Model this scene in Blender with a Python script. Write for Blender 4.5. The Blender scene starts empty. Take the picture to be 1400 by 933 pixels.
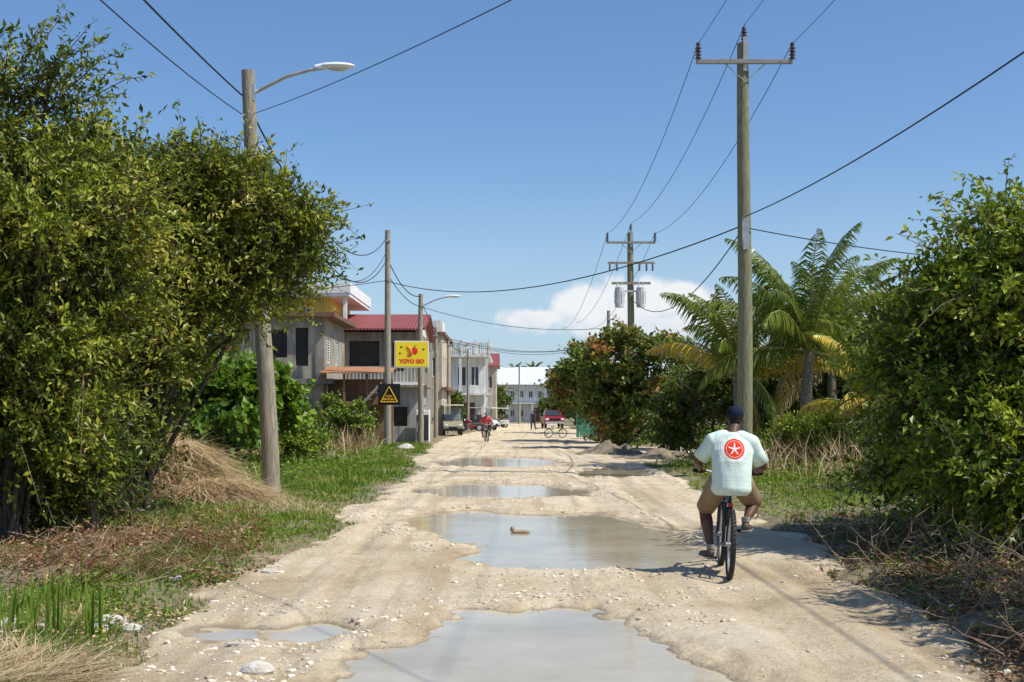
import bpy, math, random, bmesh
import numpy as np
from mathutils import Vector, Matrix, Euler
rng=np.random.default_rng(7); random.seed(7)
F=1750.; H=1.65
sc=bpy.context.scene
sc.view_settings.view_transform='Standard'; sc.view_settings.look='None'; sc.view_settings.exposure=0
def at(px,py,Y): return Vector(((px-700)*Y/F, Y, H+(563-py)*Y/F))
def gxy(px,py):
    Y=F*H/(py-563.); return ((px-700)*Y/F,Y)
S=Vector((.9,-.36,1.28)).normalized(); SUN=np.array(S)
# ---------------------------------------------------------------- noise
def _h(i,j,s):
    n=(i*374761393+j*668265263+s*144269504)&0x7fffffff
    n=((n^(n>>13))*1274126177)&0x7fffffff
    return ((n^(n>>16))&0xffff)/65535.
def vn(x,y,s=0):
    x=np.asarray(x,float);y=np.asarray(y,float)
    xi=np.floor(x).astype(np.int64);yi=np.floor(y).astype(np.int64)
    a=x-xi;b=y-yi;a=a*a*(3-2*a);b=b*b*(3-2*b)
    return (_h(xi,yi,s)*(1-a)+_h(xi+1,yi,s)*a)*(1-b)+(_h(xi,yi+1,s)*(1-a)+_h(xi+1,yi+1,s)*a)*b
def fbm(x,y,s=0,o=4):
    r=0;a=.5;f=1.
    for k in range(o):
        r=r+a*(vn(np.asarray(x)*f,np.asarray(y)*f,s+k*7)-.5)*2; a*=.5; f*=2.03
    return r
def sst(a,b,x):
    t=np.clip((x-a)/(b-a),0,1); return t*t*(3-2*t)
# ---------------------------------------------------------------- materials
def newmat(name):
    m=bpy.data.materials.new(name); m.use_nodes=True
    return m,m.node_tree,m.node_tree.nodes['Principled BSDF']
def mixc(nt,fac,a,b,mode='MIX'):
    n=nt.nodes.new('ShaderNodeMix'); n.data_type='RGBA'; n.blend_type=mode
    for i,v in ((0,fac),(6,a),(7,b)):
        if hasattr(v,'is_output') : nt.links.new(v,n.inputs[i])
        elif i==0: n.inputs[0].default_value=v
        else: n.inputs[i].default_value=(*v[:3],1)
    return n.outputs[2]
def noi(nt,scale,detail=5,rough=.55,vec=None):
    n=nt.nodes.new('ShaderNodeTexNoise'); n.inputs['Scale'].default_value=scale; n.inputs['Detail'].default_value=detail; n.inputs['Roughness'].default_value=rough
    if vec is not None: nt.links.new(vec,n.inputs['Vector'])
    return n.outputs['Fac']
def ramp(nt,fac,stops,interp='LINEAR'):
    n=nt.nodes.new('ShaderNodeValToRGB'); n.color_ramp.interpolation=interp
    els=n.color_ramp.elements
    while len(els)<len(stops): els.new(.5)
    for e,(p,c) in zip(els,stops):
        e.position=p; e.color=(*c,1) if hasattr(c,'__len__') else (c,c,c,1)
    nt.links.new(fac,n.inputs[0]); return n.outputs[0]
def math_(nt,op,a,b=None,c=None):
    n=nt.nodes.new('ShaderNodeMath'); n.operation=op
    for i,v in enumerate((a,b,c)):
        if v is None: continue
        if hasattr(v,'is_output'): nt.links.new(v,n.inputs[i])
        else: n.inputs[i].default_value=v
    return n.outputs[0]
def coord(nt,kind='Object',scale=None):
    t=nt.nodes.new('ShaderNodeTexCoord').outputs[kind]
    if scale:
        m=nt.nodes.new('ShaderNodeMapping'); m.inputs['Scale'].default_value=scale; nt.links.new(t,m.inputs[0]); return m.outputs[0]
    return t
def bump(nt,bs,hgt,strength,dist=.02):
    b=nt.nodes.new('ShaderNodeBump'); b.inputs['Strength'].default_value=strength; b.inputs['Distance'].default_value=dist
    nt.links.new(hgt,b.inputs['Height']); nt.links.new(b.outputs[0],bs.inputs['Normal'])
def mat(name,c1,c2=None,rough=.8,scale=3,bmp=0,metal=0,stretch=None,bdist=.02,lo=.35,hi=.65,spec=.4):
    m,nt,bs=newmat(name)
    c2=c2 or tuple(x*.8 for x in c1)
    v=coord(nt,'Object',stretch)
    n=noi(nt,scale,8,.6,v)
    col=ramp(nt,n,[(lo,c1),(hi,c2)])
    nt.links.new(col,bs.inputs['Base Color'])
    bs.inputs['Roughness'].default_value=rough; bs.inputs['Metallic'].default_value=metal
    bs.inputs['Specular IOR Level'].default_value=spec
    if bmp: bump(nt,bs,noi(nt,scale*6,6,.6,v),bmp,bdist)
    return m
def wallmat(name,c1,c2,stain=(.16,.14,.11)):
    m,nt,bs=newmat(name); v=coord(nt)
    col=ramp(nt,noi(nt,.9,8,.6,v),[(.35,c1),(.65,c2)])
    s=noi(nt,1.,7,.65,coord(nt,'Object',(3.5,3.5,.35)))
    col=mixc(nt,ramp(nt,s,[(.45,0.),(.66,.75)]),col,stain)
    nt.links.new(col,bs.inputs['Base Color']); bs.inputs['Roughness'].default_value=.9; bs.inputs['Specular IOR Level'].default_value=.2
    bump(nt,bs,noi(nt,8,6,.6,v),.25,.02); return m
def leafmat(name,stops,rough=.5,trans=.3,spec=.35):
    m,nt,bs=newmat(name)
    a=nt.nodes.new('ShaderNodeAttribute'); a.attribute_name='var'
    col=ramp(nt,a.outputs['Fac'],stops)
    nt.links.new(col,bs.inputs['Base Color']); bs.inputs['Roughness'].default_value=rough
    bs.inputs['Specular IOR Level'].default_value=spec
    if trans>0:
        t=nt.nodes.new('ShaderNodeBsdfTranslucent'); nt.links.new(mixc(nt,.5,col,(.28,.34,.02)),t.inputs[0])
        x=nt.nodes.new('ShaderNodeMixShader'); x.inputs[0].default_value=trans
        nt.links.new(bs.outputs[0],x.inputs[1]); nt.links.new(t.outputs[0],x.inputs[2])
        nt.links.new(x.outputs[0],nt.nodes['Material Output'].inputs[0])
    return m
# ---------------------------------------------------------------- mesh helpers
def tag(o,label=None,cat=None,group=None,kind=None):
    if label: o["label"]=label
    if cat: o["category"]=cat
    if group: o["group"]=group
    if kind: o["kind"]=kind
    return o
def link(o,parent=None):
    sc.collection.objects.link(o)
    if parent: o.parent=parent
    return o
def thing(name,loc,rz=0,label=None,cat=None,group=None,scale=1):
    e=bpy.data.objects.new(name,None); e.location=loc; e.rotation_euler=(0,0,rz); e.scale=(scale,)*3
    e.empty_display_size=.2
    return tag(link(e),label,cat,group)
def np_obj(name,V,Fs,var,m,parent=None,loc=(0,0,0),smooth=False):
    V=np.asarray(V,np.float32); Fs=np.asarray(Fs,np.int32); k=Fs.shape[1]
    me=bpy.data.meshes.new(name); me.vertices.add(len(V)); me.vertices.foreach_set('co',(V-np.array(loc,np.float32)).ravel())
    me.loops.add(Fs.size); me.loops.foreach_set('vertex_index',Fs.ravel())
    me.polygons.add(len(Fs)); me.polygons.foreach_set('loop_start',np.arange(0,Fs.size,k,dtype=np.int32))
    me.polygons.foreach_set('use_smooth',np.full(len(Fs),smooth))
    me.update(calc_edges=True)
    if var is not None:
        a=me.attributes.new('var','FLOAT','FACE'); a.data.foreach_set('value',np.asarray(var,np.float32))
    me.materials.append(m)
    o=bpy.data.objects.new(name,me); o.location=loc if parent is None else (0,0,0)
    return link(o,parent)
class MB:
    def __init__(s): s.v=[];s.f=[];s.m=[]
    def add(s,vs,fs,mi=0):
        o=len(s.v); s.v+=[tuple(v) for v in vs]; s.f+=[tuple(i+o for i in f) for f in fs]; s.m+=[mi]*len(fs)
    def box(s,c,d,mi=0,rot=None):
        M=Matrix.Identity(3)
        if rot: M=Euler(rot).to_matrix()
        vs=[Vector(c)+M@Vector((sx*d[0]/2,sy*d[1]/2,sz*d[2]/2)) for sx in(-1,1) for sy in(-1,1) for sz in(-1,1)]
        s.add(vs,[(0,1,3,2),(4,6,7,5),(0,4,5,1),(2,3,7,6),(0,2,6,4),(1,5,7,3)],mi)
    def bx(s,x0,x1,y0,y1,z0,z1,mi=0): s.box(((x0+x1)/2,(y0+y1)/2,(z0+z1)/2),(x1-x0,y1-y0,z1-z0),mi)
    def tube(s,pts,rs,seg=8,mi=0,cap=True):
        pts=[Vector(p) for p in pts]; n=len(pts)
        if not hasattr(rs,'__len__'): rs=[rs]*n
        vs=[];up=None
        for i,p in enumerate(pts):
            t=pts[min(i+1,n-1)]-pts[max(i-1,0)]
            if t.length<1e-9: t=Vector((0,0,1))
            t.normalize()
            if up is None: up=Vector((0,0,1)) if abs(t.z)<.9 else Vector((1,0,0))
            up=(up-t*up.dot(t))
            if up.length<1e-6: up=t.orthogonal()
            up.normalize(); b=t.cross(up)
            for k in range(seg):
                a=2*math.pi*k/seg; vs.append(p+(up*math.cos(a)+b*math.sin(a))*rs[i])
        fs=[]
        for i in range(n-1):
            for k in range(seg):
                l=(k+1)%seg; fs.append((i*seg+k,i*seg+l,(i+1)*seg+l,(i+1)*seg+k))
        if cap:
            fs.append(tuple(range(seg))[::-1]); fs.append(tuple((n-1)*seg+k for k in range(seg)))
        s.add(vs,fs,mi)
    def cyl(s,a,b,r0,r1=None,seg=12,mi=0,cap=True): s.tube([a,b],[r0,r0 if r1 is None else r1],seg,mi,cap)
    def ring(s,c,R,r,axis='X',n=32,seg=8,mi=0):
        vs=[]; ax=Vector((1,0,0)) if axis=='X' else Vector((0,1,0)) if axis=='Y' else Vector((0,0,1))
        for i in range(n):
            a=2*math.pi*i/n; u,v=math.cos(a),math.sin(a)
            d=(Vector((0,u,v)) if axis=='X' else Vector((u,0,v)) if axis=='Y' else Vector((u,v,0)))
            for k in range(seg):
                b=2*math.pi*k/seg; vs.append(Vector(c)+d*R+(d*math.cos(b)+ax*math.sin(b))*r)
        fs=[(i*seg+k,i*seg+(k+1)%seg,((i+1)%n)*seg+(k+1)%seg,((i+1)%n)*seg+k) for i in range(n) for k in range(seg)]
        s.add(vs,fs,mi)
    def ell(s,c,r,mi=0,nu=14,nv=8):
        if not hasattr(r,'__len__'): r=(r,r,r)
        vs=[(c[0],c[1],c[2]-r[2])]
        for j in range(1,nv):
            t=-math.pi/2+math.pi*j/nv
            for i in range(nu):
                a=2*math.pi*i/nu; vs.append((c[0]+r[0]*math.cos(t)*math.cos(a),c[1]+r[1]*math.cos(t)*math.sin(a),c[2]+r[2]*math.sin(t)))
        vs.append((c[0],c[1],c[2]+r[2])); fs=[]
        for i in range(nu): fs.append((0,1+(i+1)%nu,1+i))
        for j in range(nv-2):
            for i in range(nu):
                a=1+j*nu; fs.append((a+i,a+(i+1)%nu,a+nu+(i+1)%nu,a+nu+i))
        a=1+(nv-2)*nu
        for i in range(nu): fs.append((a+i,a+(i+1)%nu,len(vs)-1))
        s.add(vs,fs,mi)
    def prism(s,prof,x0,x1,mi=0):
        n=len(prof); vs=[(x0,y,z) for y,z in prof]+[(x1,y,z) for y,z in prof]
        fs=[tuple(range(n)),tuple(range(2*n-1,n-1,-1))]+[(i,(i+1)%n,(i+1)%n+n,i+n)[::-1] for i in range(n)]
        s.add(vs,fs,mi)
    def obj(s,name,mats,parent=None,loc=(0,0,0),rz=0,smooth=False,bevel=0,label=None,cat=None,group=None,kind=None):
        me=bpy.data.meshes.new(name); me.from_pydata(s.v,[],s.f)
        mats=mats if isinstance(mats,(list,tuple)) else [mats]
        for m in mats: me.materials.append(m)
        me.polygons.foreach_set('material_index',s.m)
        bm=bmesh.new(); bm.from_mesh(me); bmesh.ops.recalc_face_normals(bm,faces=bm.faces); bm.to_mesh(me); bm.free()
        if smooth:
            me.polygons.foreach_set('use_smooth',[True]*len(me.polygons))
            me.set_sharp_from_angle(angle=math.radians(40))
        o=bpy.data.objects.new(name,me); o.location=loc; o.rotation_euler=(0,0,rz)
        if bevel:
            b=o.modifiers.new('bevel','BEVEL'); b.width=bevel; b.segments=2; b.limit_method='ANGLE'
        return tag(link(o,parent),label,cat,group,kind)
def text_part(s,size,m,parent,loc,rot,name='lettering',bold=.0,ext=.004):
    cu=bpy.data.curves.new('t','FONT'); cu.body=s; cu.size=size; cu.align_x='CENTER'; cu.align_y='CENTER'; cu.extrude=ext; cu.offset=bold
    o=bpy.data.objects.new('t',cu); sc.collection.objects.link(o)
    dg=bpy.context.evaluated_depsgraph_get(); me=bpy.data.meshes.new_from_object(o.evaluated_get(dg))
    bpy.data.objects.remove(o); me.materials.clear(); me.materials.append(m)
    p=bpy.data.objects.new(name,me); p.location=loc; p.rotation_euler=rot
    return link(p,parent)
def ico(n):
    b=bmesh.new(); bmesh.ops.create_icosphere(b,subdivisions=n,radius=1); b.verts.ensure_lookup_table()
    r=np.array([v.co for v in b.verts]),np.array([[v.index for v in f.verts] for f in b.faces]); b.free(); return r
ICO1,ICO1F=ico(1); ICO2,ICO2F=ico(2); ICO3,ICO3F=ico(3)
def blob(name,chains,voxel,m,parent,smooth=4,cuts=(),extra=None):
    cs=[];rs=[]
    for ch in chains:
        ch=[(c[0],c[1],c[2],c[3],c[3],c[3]) if len(c)==4 else c for c in ch]
        if len(ch)==1: cs.append(ch[0][:3]); rs.append(ch[0][3:])
        for a,b in zip(ch,ch[1:]):
            a=np.array(a);b=np.array(b); d=np.linalg.norm(a[:3]-b[:3]); n=max(2,int(d/(min(a[3:].min(),b[3:].min())*.3)))
            for t in np.linspace(0,1,n+1):
                c=a*(1-t)+b*t; cs.append(c[:3]); rs.append(c[3:])
    V=[];Fc=[]
    for i,(c,r) in enumerate(zip(cs,rs)):
        V.append(ICO3*np.array(r)+np.array(c)); Fc.append(ICO3F+i*len(ICO3))
    o=np_obj('tmp',np.concatenate(V),np.concatenate(Fc),None,m)
    r=o.modifiers.new('r','REMESH'); r.mode='VOXEL'; r.voxel_size=voxel; r.use_smooth_shade=True
    s=o.modifiers.new('s','SMOOTH'); s.iterations=smooth; s.factor=.5
    dg=bpy.context.evaluated_depsgraph_get(); me=bpy.data.meshes.new_from_object(o.evaluated_get(dg)); bpy.data.objects.remove(o)
    bm=bmesh.new(); bm.from_mesh(me)
    for co,no in cuts:
        bmesh.ops.bisect_plane(bm,geom=bm.verts[:]+bm.edges[:]+bm.faces[:],plane_co=co,plane_no=no,clear_outer=True)
    if extra:
        for pts,rr in extra:
            mb=MB(); mb.tube(pts,rr,20,0,cap=False)
            vs=[bm.verts.new(v) for v in mb.v]
            for f in mb.f: bm.faces.new([vs[i] for i in f])
    for f in bm.faces: f.smooth=True
    bm.to_mesh(me); bm.free()
    me.materials.clear(); me.materials.append(m); me.name=name
    p=bpy.data.objects.new(name,me)
    return link(p,parent)
# ---------------------------------------------------------------- palette
M_pole=mat('weathered_wood',(.42,.37,.28),(.18,.155,.11),.9,6,.6,stretch=(8,8,.5))
M_pole_green=mat('treated_wood',(.31,.30,.18),(.14,.135,.08),.9,6,.6,stretch=(8,8,.5))
M_metal=mat('galvanised_metal',(.5,.51,.52),(.36,.37,.38),.4,8,metal=.4)
M_dark=mat('dark_rubber',(.02,.02,.02),(.035,.033,.03),.7,20,.1)
M_black=mat('black_plastic',(.012,.012,.013),(.022,.022,.022),.6,5,spec=.2)
M_hair=mat('black_hair',(.012,.011,.01),(.02,.018,.016),.9,40,.6)
M_ins=mat('brown_porcelain',(.05,.03,.025),(.09,.06,.05),.3,5)
M_lamp=mat('lamp_housing',(.8,.82,.84),(.7,.72,.75),.4,5)
M_wire=mat('cable_black',(.015,.015,.018),(.02,.02,.02),.6,5)
M_conc=wallmat('raw_concrete',(.48,.42,.33),(.28,.24,.185))
M_conc_d=wallmat('dark_concrete',(.36,.33,.28),(.21,.19,.16),(.11,.1,.08))
M_cream=wallmat('cream_plaster',(.66,.58,.45),(.5,.44,.34),(.32,.27,.2))
M_white=mat('white_paint',(.82,.82,.8),(.7,.7,.67),.7,.9,.1)
M_whitewall=wallmat('white_wall',(.8,.79,.76),(.66,.65,.61),(.45,.42,.37))
M_yellow=wallmat('yellow_plaster',(.82,.60,.12),(.7,.50,.12),(.5,.38,.14))
M_glass=mat('dark_glass',(.03,.04,.05),(.05,.06,.07),.1,2,spec=.7)
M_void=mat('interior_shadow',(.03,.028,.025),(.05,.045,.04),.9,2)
M_trimbrown=mat('brown_trim',(.2,.1,.06),(.14,.08,.05),.8,2)
M_woodbrown=mat('brown_boards',(.26,.16,.09),(.16,.1,.06),.85,3,.3,stretch=(6,6,.6))
M_bark=mat('bark',(.14,.11,.08),(.06,.045,.035),.95,8,.7,stretch=(3,3,.8))
M_twig=mat('twig',(.18,.12,.07),(.09,.06,.04),.9,8)
M_wred=mat('red_paint',(.30,.02,.03),(.24,.018,.025),.3,2)
def corr(name,c1,c2,scale=8,axis='X'):
    m,nt,bs=newmat(name)
    v=coord(nt); n=noi(nt,1.5,6,.6,v); nt.links.new(ramp(nt,n,[(.35,c1),(.7,c2)]),bs.inputs['Base Color'])
    w=nt.nodes.new('ShaderNodeTexWave'); w.bands_direction=axis; w.inputs['Scale'].default_value=scale; nt.links.new(v,w.inputs['Vector'])
    bump(nt,bs,w.outputs['Fac'],.6,.03); bs.inputs['Roughness'].default_value=.6; return m
M_redroof=corr('red_corrugated_roof',(.30,.07,.065),(.21,.065,.06),1.6)
M_orange=corr('orange_corrugated_roof',(.52,.23,.09),(.36,.17,.09),2)
M_blueroof=corr('pale_metal_roof',(.72,.76,.8),(.6,.64,.68),1.6)
# ---------------------------------------------------------------- world
el=math.asin(S.z); rot=math.atan2(S.x,S.y)
w=bpy.data.worlds.new("World"); sc.world=w; w.use_nodes=True; nt=w.node_tree
bg=nt.nodes['Background']; bg.inputs[1].default_value=.116
sky=nt.nodes.new('ShaderNodeTexSky'); sky.sky_type='NISHITA'; sky.sun_disc=False; sky.sun_elevation=el; sky.sun_rotation=rot
sky.air_density=1.0; sky.dust_density=.7; sky.ozone_density=1.5
skc=mixc(nt,1.,sky.outputs[0],(.84,1.0,1.2),'MULTIPLY')
hs=nt.nodes.new('ShaderNodeHueSaturation'); hs.inputs['Saturation'].default_value=1.03; nt.links.new(skc,hs.inputs['Color'])
tc=nt.nodes.new('ShaderNodeTexCoord').outputs['Generated']
sp=nt.nodes.new('ShaderNodeSeparateXYZ'); nt.links.new(tc,sp.inputs[0])
ysafe=math_(nt,'MAXIMUM',sp.outputs[1],.05)
u=math_(nt,'DIVIDE',sp.outputs[0],ysafe); v=math_(nt,'DIVIDE',sp.outputs[2],ysafe)
cb=nt.nodes.new('ShaderNodeCombineXYZ'); nt.links.new(u,cb.inputs[0]); nt.links.new(v,cb.inputs[1])
n1=noi(nt,26,12,.62,cb.outputs[0]); n1.node.inputs['Distortion'].default_value=.5
def lobe(cx,cz,rx,rz):
    a=math_(nt,'DIVIDE',math_(nt,'SUBTRACT',u,cx),rx); b=math_(nt,'DIVIDE',math_(nt,'SUBTRACT',v,cz),rz)
    return math_(nt,'SUBTRACT',1.,math_(nt,'SQRT',math_(nt,'ADD',math_(nt,'MULTIPLY',a,a),math_(nt,'MULTIPLY',b,b))))
L=None
for (px,py,rx,ry) in ((735,436,60,18),(800,418,60,32),(870,412,90,38),(940,408,75,28),(860,446,180,22),(1010,432,70,20)):
    l=lobe((px-700)/F,(563-py)/F,rx/F,ry/F); L=l if L is None else math_(nt,'MAXIMUM',L,l)
cm=math_(nt,'ADD',L,math_(nt,'MULTIPLY',math_(nt,'SUBTRACT',n1,.48),1.9))
mask=ramp(nt,cm,[(-.0,0.),(.5,.93)],'EASE')
n2=noi(nt,55,8,.6,cb.outputs[0])
ccol=ramp(nt,math_(nt,'ADD',math_(nt,'MULTIPLY',v,5.),math_(nt,'MULTIPLY',n2,.5)),[(.38,(5.3,6.1,7.0)),(.68,(7.9,8.0,8.1))])
haze=ramp(nt,sp.outputs[2],[(0.,.75),(.2,0.)],'EASE')
skh=mixc(nt,haze,hs.outputs[0],(4.5,5.9,7.2))
out=mixc(nt,mask,skh,ccol)
nt.links.new(out,bg.inputs[0])
sl=bpy.data.lights.new('sun','SUN'); sl.energy=5.0; sl.angle=math.radians(.5); sl.color=(1,.955,.86)
so=bpy.data.objects.new('sun',sl); so.rotation_euler=S.to_track_quat('Z','Y').to_euler(); so.location=(20,-10,30); link(so)
cam=bpy.data.cameras.new('camera'); cam.lens=45; cam.sensor_width=36; cam.shift_y=96.5/1400; cam.clip_end=6000; cam.clip_start=.1
co=bpy.data.objects.new('camera',cam); co.location=(0,0,H); co.rotation_euler=(math.pi/2,0,0); link(co); sc.camera=co
# ---------------------------------------------------------------- ground, road, water
YT=[-20,8,12,15,21,33,45,60,78,110,150,200]
XL=[-2.35,-2.3,-2.5,-2.3,-2.55,-2.4,-3.2,-3.6,-4.0,-2.6,-2.6,-3]
YR=[-20,8,10,12,15,21,30,42,47,51,56,60,78,110,150,200]
XR=[2.9,2.9,3.0,3.1,3.5,3.7,3.9,4.2,12,15,9,4.6,4.3,5.5,6,7]
def outside(x,y):
    a=np.interp(y,YT,XL)-x; b=x-np.interp(y,YR,XR)
    o=np.maximum(a,b)+.5*fbm(x*.9,y*.55,3)+.22*fbm(x*4,y*3,9,3)
    return np.maximum(o,(y-175)*.3)
def gh(x,y):
    x=np.asarray(x,float);y=np.asarray(y,float)
    o=outside(x,y); r=sst(-.3,.45,o)
    return -.16+r*(.20+.07*fbm(x*.8,y*.8,21)+.10*sst(.5,4,o)+.03*fbm(x*4,y*4,5,3))
PUD=[[(440,945),(505,915),(560,878),(632,838),(760,834),(855,848),(912,873),(945,903),(1060,945),(1120,1100),(370,1100)],
 [(265,866),(330,857),(430,855),(488,862),(480,872),(380,874),(290,878)],
 [(565,706),(640,699),(720,706),(800,702),(870,712),(930,745),(950,764),(890,778),(790,781),(690,778),(640,766),(660,745),(605,737),(575,722)],
 [(588,670),(640,662),(720,663),(798,671),(785,679),(700,683),(615,681),(586,675)],
 [(596,632),(660,625),(730,627),(770,634),(700,640),(616,638)],
 [(795,645),(840,640),(885,644),(865,653),(808,653)]]
def pdist(x,y,poly):
    P=[gxy(*p) for p in poly]; ins=np.zeros(x.shape,bool); d=np.full(x.shape,1e9)
    for (x1,y1),(x2,y2) in zip(P,P[1:]+P[:1]):
        if y1!=y2:
            c=((y1>y)!=(y2>y)); xi=(x2-x1)*(y-y1)/(y2-y1)+x1; ins^=(c&(x<xi))
        dx,dy=x2-x1,y2-y1; t=np.clip(((x-x1)*dx+(y-y1)*dy)/(dx*dx+dy*dy),0,1)
        d=np.minimum(d,np.hypot(x-x1-t*dx,y-y1-t*dy))
    return np.where(ins,d,-d)
def pudfield(x,y):
    r=np.full(x.shape,-9.)
    for p in PUD: r=np.maximum(r,pdist(x,y,p))
    return r+.34*fbm(x*2.0,y*1.4,31)+.20*fbm(x*7,y*5,33,4)+.15*sst(20,30,y)
def rubble(x,y): return sst(.0,.35,fbm(x*.9,y*.5,48)+.22*np.exp(-((x+.2)/1.0)**2))*(1-.9*np.exp(-((x-2.6)/.8)**2))
def rh(x,y,pf=None):
    if pf is None: pf=pudfield(x,y)
    rub=rubble(x,y)
    z=.040+.022*fbm(x*.7,y*.35,41)+(.007+.013*rub)*fbm(x*4,y*3,43,4)+(.004+.014*rub)*np.abs(fbm(x*13,y*11,44,3))
    for c,a in ((-1.75,.026),(1.75,.018),(2.6,.032)):
        d=(x-c-.3*np.sin(y*.2)-.1*fbm(y*.4,y*0,49))/.17; z=z-a*np.exp(-d**2)+a*.45*np.exp(-((np.abs(d)-1.7)/.6)**2)
    z=z+.012*np.exp(-((pf+.5)/.22)**2)*(1+1.6*fbm(x*6,y*5,47,3))
    z=z-.080*sst(-.34,.22,pf)
    z=np.where(pf<-.45,np.maximum(z,.006),z)
    o=outside(x,y)
    return z-.3*sst(-.02,.7,o)
def grid_obj(name,xs,ys,zf,m):
    X,Y=np.meshgrid(xs,ys); Z=zf(X,Y)
    V=np.stack([X,Y,Z],-1).reshape(-1,3); nx=len(xs); ny=len(ys)
    i=np.arange(nx-1)[None,:]+np.arange(ny-1)[:,None]*nx; i=i.ravel()
    return np_obj(name,V,np.stack([i,i+1,i+nx+1,i+nx],-1),None,m,smooth=True)
m,nt,bs=newmat('verge_ground'); v=coord(nt)
a=ramp(nt,noi(nt,.5,8,.65,v),[(.38,(.34,.26,.16)),(.5,(.20,.17,.085)),(.62,(.11,.125,.045))])
b=ramp(nt,noi(nt,9,8,.7,v),[(.35,(.42,.34,.22)),(.65,(.10,.08,.045))])
nt.links.new(mixc(nt,.5,a,b),bs.inputs['Base Color']); bs.inputs['Roughness'].default_value=.95
bump(nt,bs,noi(nt,30,8,.7,v),.8,.03); M_ground=m
def nonuni(a,b,fine,far,fs):
    r=list(np.arange(a,b,fine)); s=fs; x=b
    while x<far: r.append(x); x+=s; s*=1.25
    r.append(far); l=[];s=fs;x=a-fs
    while x>-far: l.append(x); x-=s; s*=1.25
    l.append(-far); return np.array(l[::-1]+r)
gx=nonuni(-12,14,.12,3000,.3)
ys=[-6.];
while ys[-1]<130: ys.append(ys[-1]+max(.1,ys[-1]*.008))
s_=1.2
while ys[-1]<4500: ys.append(ys[-1]+s_); s_*=1.2
gy=np.array([-3000,-1000,-300,-100,-40,-20,-10]+ys)
ground=tag(grid_obj('ground',gx,gy,gh,M_ground),'grassy sandy roadside ground',None,None,'structure')
m,nt,bs=newmat('sandy_road'); v=coord(nt)
base=ramp(nt,noi(nt,.6,9,.65,v),[(.30,(.50,.385,.245)),(.45,(.68,.555,.38)),(.62,(.80,.685,.51))])
fine=ramp(nt,noi(nt,16,10,.75,v),[(.30,(.50,.43,.33)),(.48,(.92,.90,.86)),(.68,(1,1,1))])
c=mixc(nt,.8,base,fine,'MULTIPLY')
vo=nt.nodes.new('ShaderNodeTexVoronoi'); vo.inputs['Scale'].default_value=34; nt.links.new(v,vo.inputs['Vector'])
st=ramp(nt,vo.outputs['Distance'],[(.10,1.),(.24,0.)])
stm=math_(nt,'MULTIPLY',st,ramp(nt,noi(nt,1.1,6,.6,v),[(.47,0.),(.62,.85)]))
c=mixc(nt,stm,c,(.82,.73,.59))
tr=noi(nt,1.,7,.6,coord(nt,'Object',(3.2,.14,1)))
c=mixc(nt,ramp(nt,tr,[(.50,0.),(.63,.6)]),c,(.46,.345,.21))
dm=noi(nt,.45,8,.7,v); c=mixc(nt,ramp(nt,dm,[(.55,0.),(.64,.45)]),c,(.42,.32,.19))
g=nt.nodes.new('ShaderNodeNewGeometry'); sz=nt.nodes.new('ShaderNodeSeparateXYZ'); nt.links.new(g.outputs['Position'],sz.inputs[0])
hi=ramp(nt,math_(nt,'MULTIPLY',sz.outputs[2],10.),[(.48,0.),(.78,.5)]); c=mixc(nt,hi,c,(.82,.73,.59))
wetn=math_(nt,'ADD',sz.outputs[2],math_(nt,'MULTIPLY',math_(nt,'SUBTRACT',noi(nt,4,7,.65,v),.5),.05))
wet=ramp(nt,math_(nt,'MULTIPLY',wetn,20.),[(.0,1.),(.42,0.)])
c=mixc(nt,math_(nt,'MULTIPLY',wet,.75),c,(.30,.23,.145))
nt.links.new(c,bs.inputs['Base Color'])
nt.links.new(math_(nt,'SUBTRACT',.95,math_(nt,'MULTIPLY',wet,.4)),bs.inputs['Roughness']); bs.inputs['Specular IOR Level'].default_value=.3
hsum=math_(nt,'ADD',noi(nt,14,10,.75,v),math_(nt,'MULTIPLY',stm,.6))
bump(nt,bs,hsum,1.,.04); M_road=m
rx=np.concatenate([np.arange(-5.5,6.5,.04),np.arange(6.5,16.5,.2)])
ys=[-8.]
while ys[-1]<5: ys.append(ys[-1]+.2)
while ys[-1]<190: ys.append(ys[-1]+max(.04,ys[-1]*.0055))
road=tag(grid_obj('road',rx,np.array(ys),lambda X,Y: rh(X,Y),M_road),'pale sandy unpaved road with potholes',None,None,'structure')
m,nt,bs=newmat('muddy_water'); v=coord(nt)
nt.links.new(ramp(nt,noi(nt,.8,5,.6,v),[(.35,(.56,.49,.36)),(.65,(.42,.35,.24))]),bs.inputs['Base Color'])
bs.inputs['Roughness'].default_value=.06; bs.inputs['IOR'].default_value=1.29
bump(nt,bs,noi(nt,9,4,.5,v),.10,.02); M_water=m
for i,p in enumerate(PUD):
    P=np.array([gxy(*q) for q in p]); c=P.mean(0); d=P-c; l=np.linalg.norm(d,axis=1)[:,None]; P2=P+d/l*(.3 if i==1 else .75)
    z=-.004 if i==1 else 0
    me=bpy.data.meshes.new('puddle'); me.from_pydata([(x,y,z) for x,y in P2],[],[tuple(range(len(P2)))]); me.materials.append(M_water)
    o=link(bpy.data.objects.new('puddle',me)); tag(o,'muddy grey puddle in the sandy road',None,None,'structure')
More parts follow.
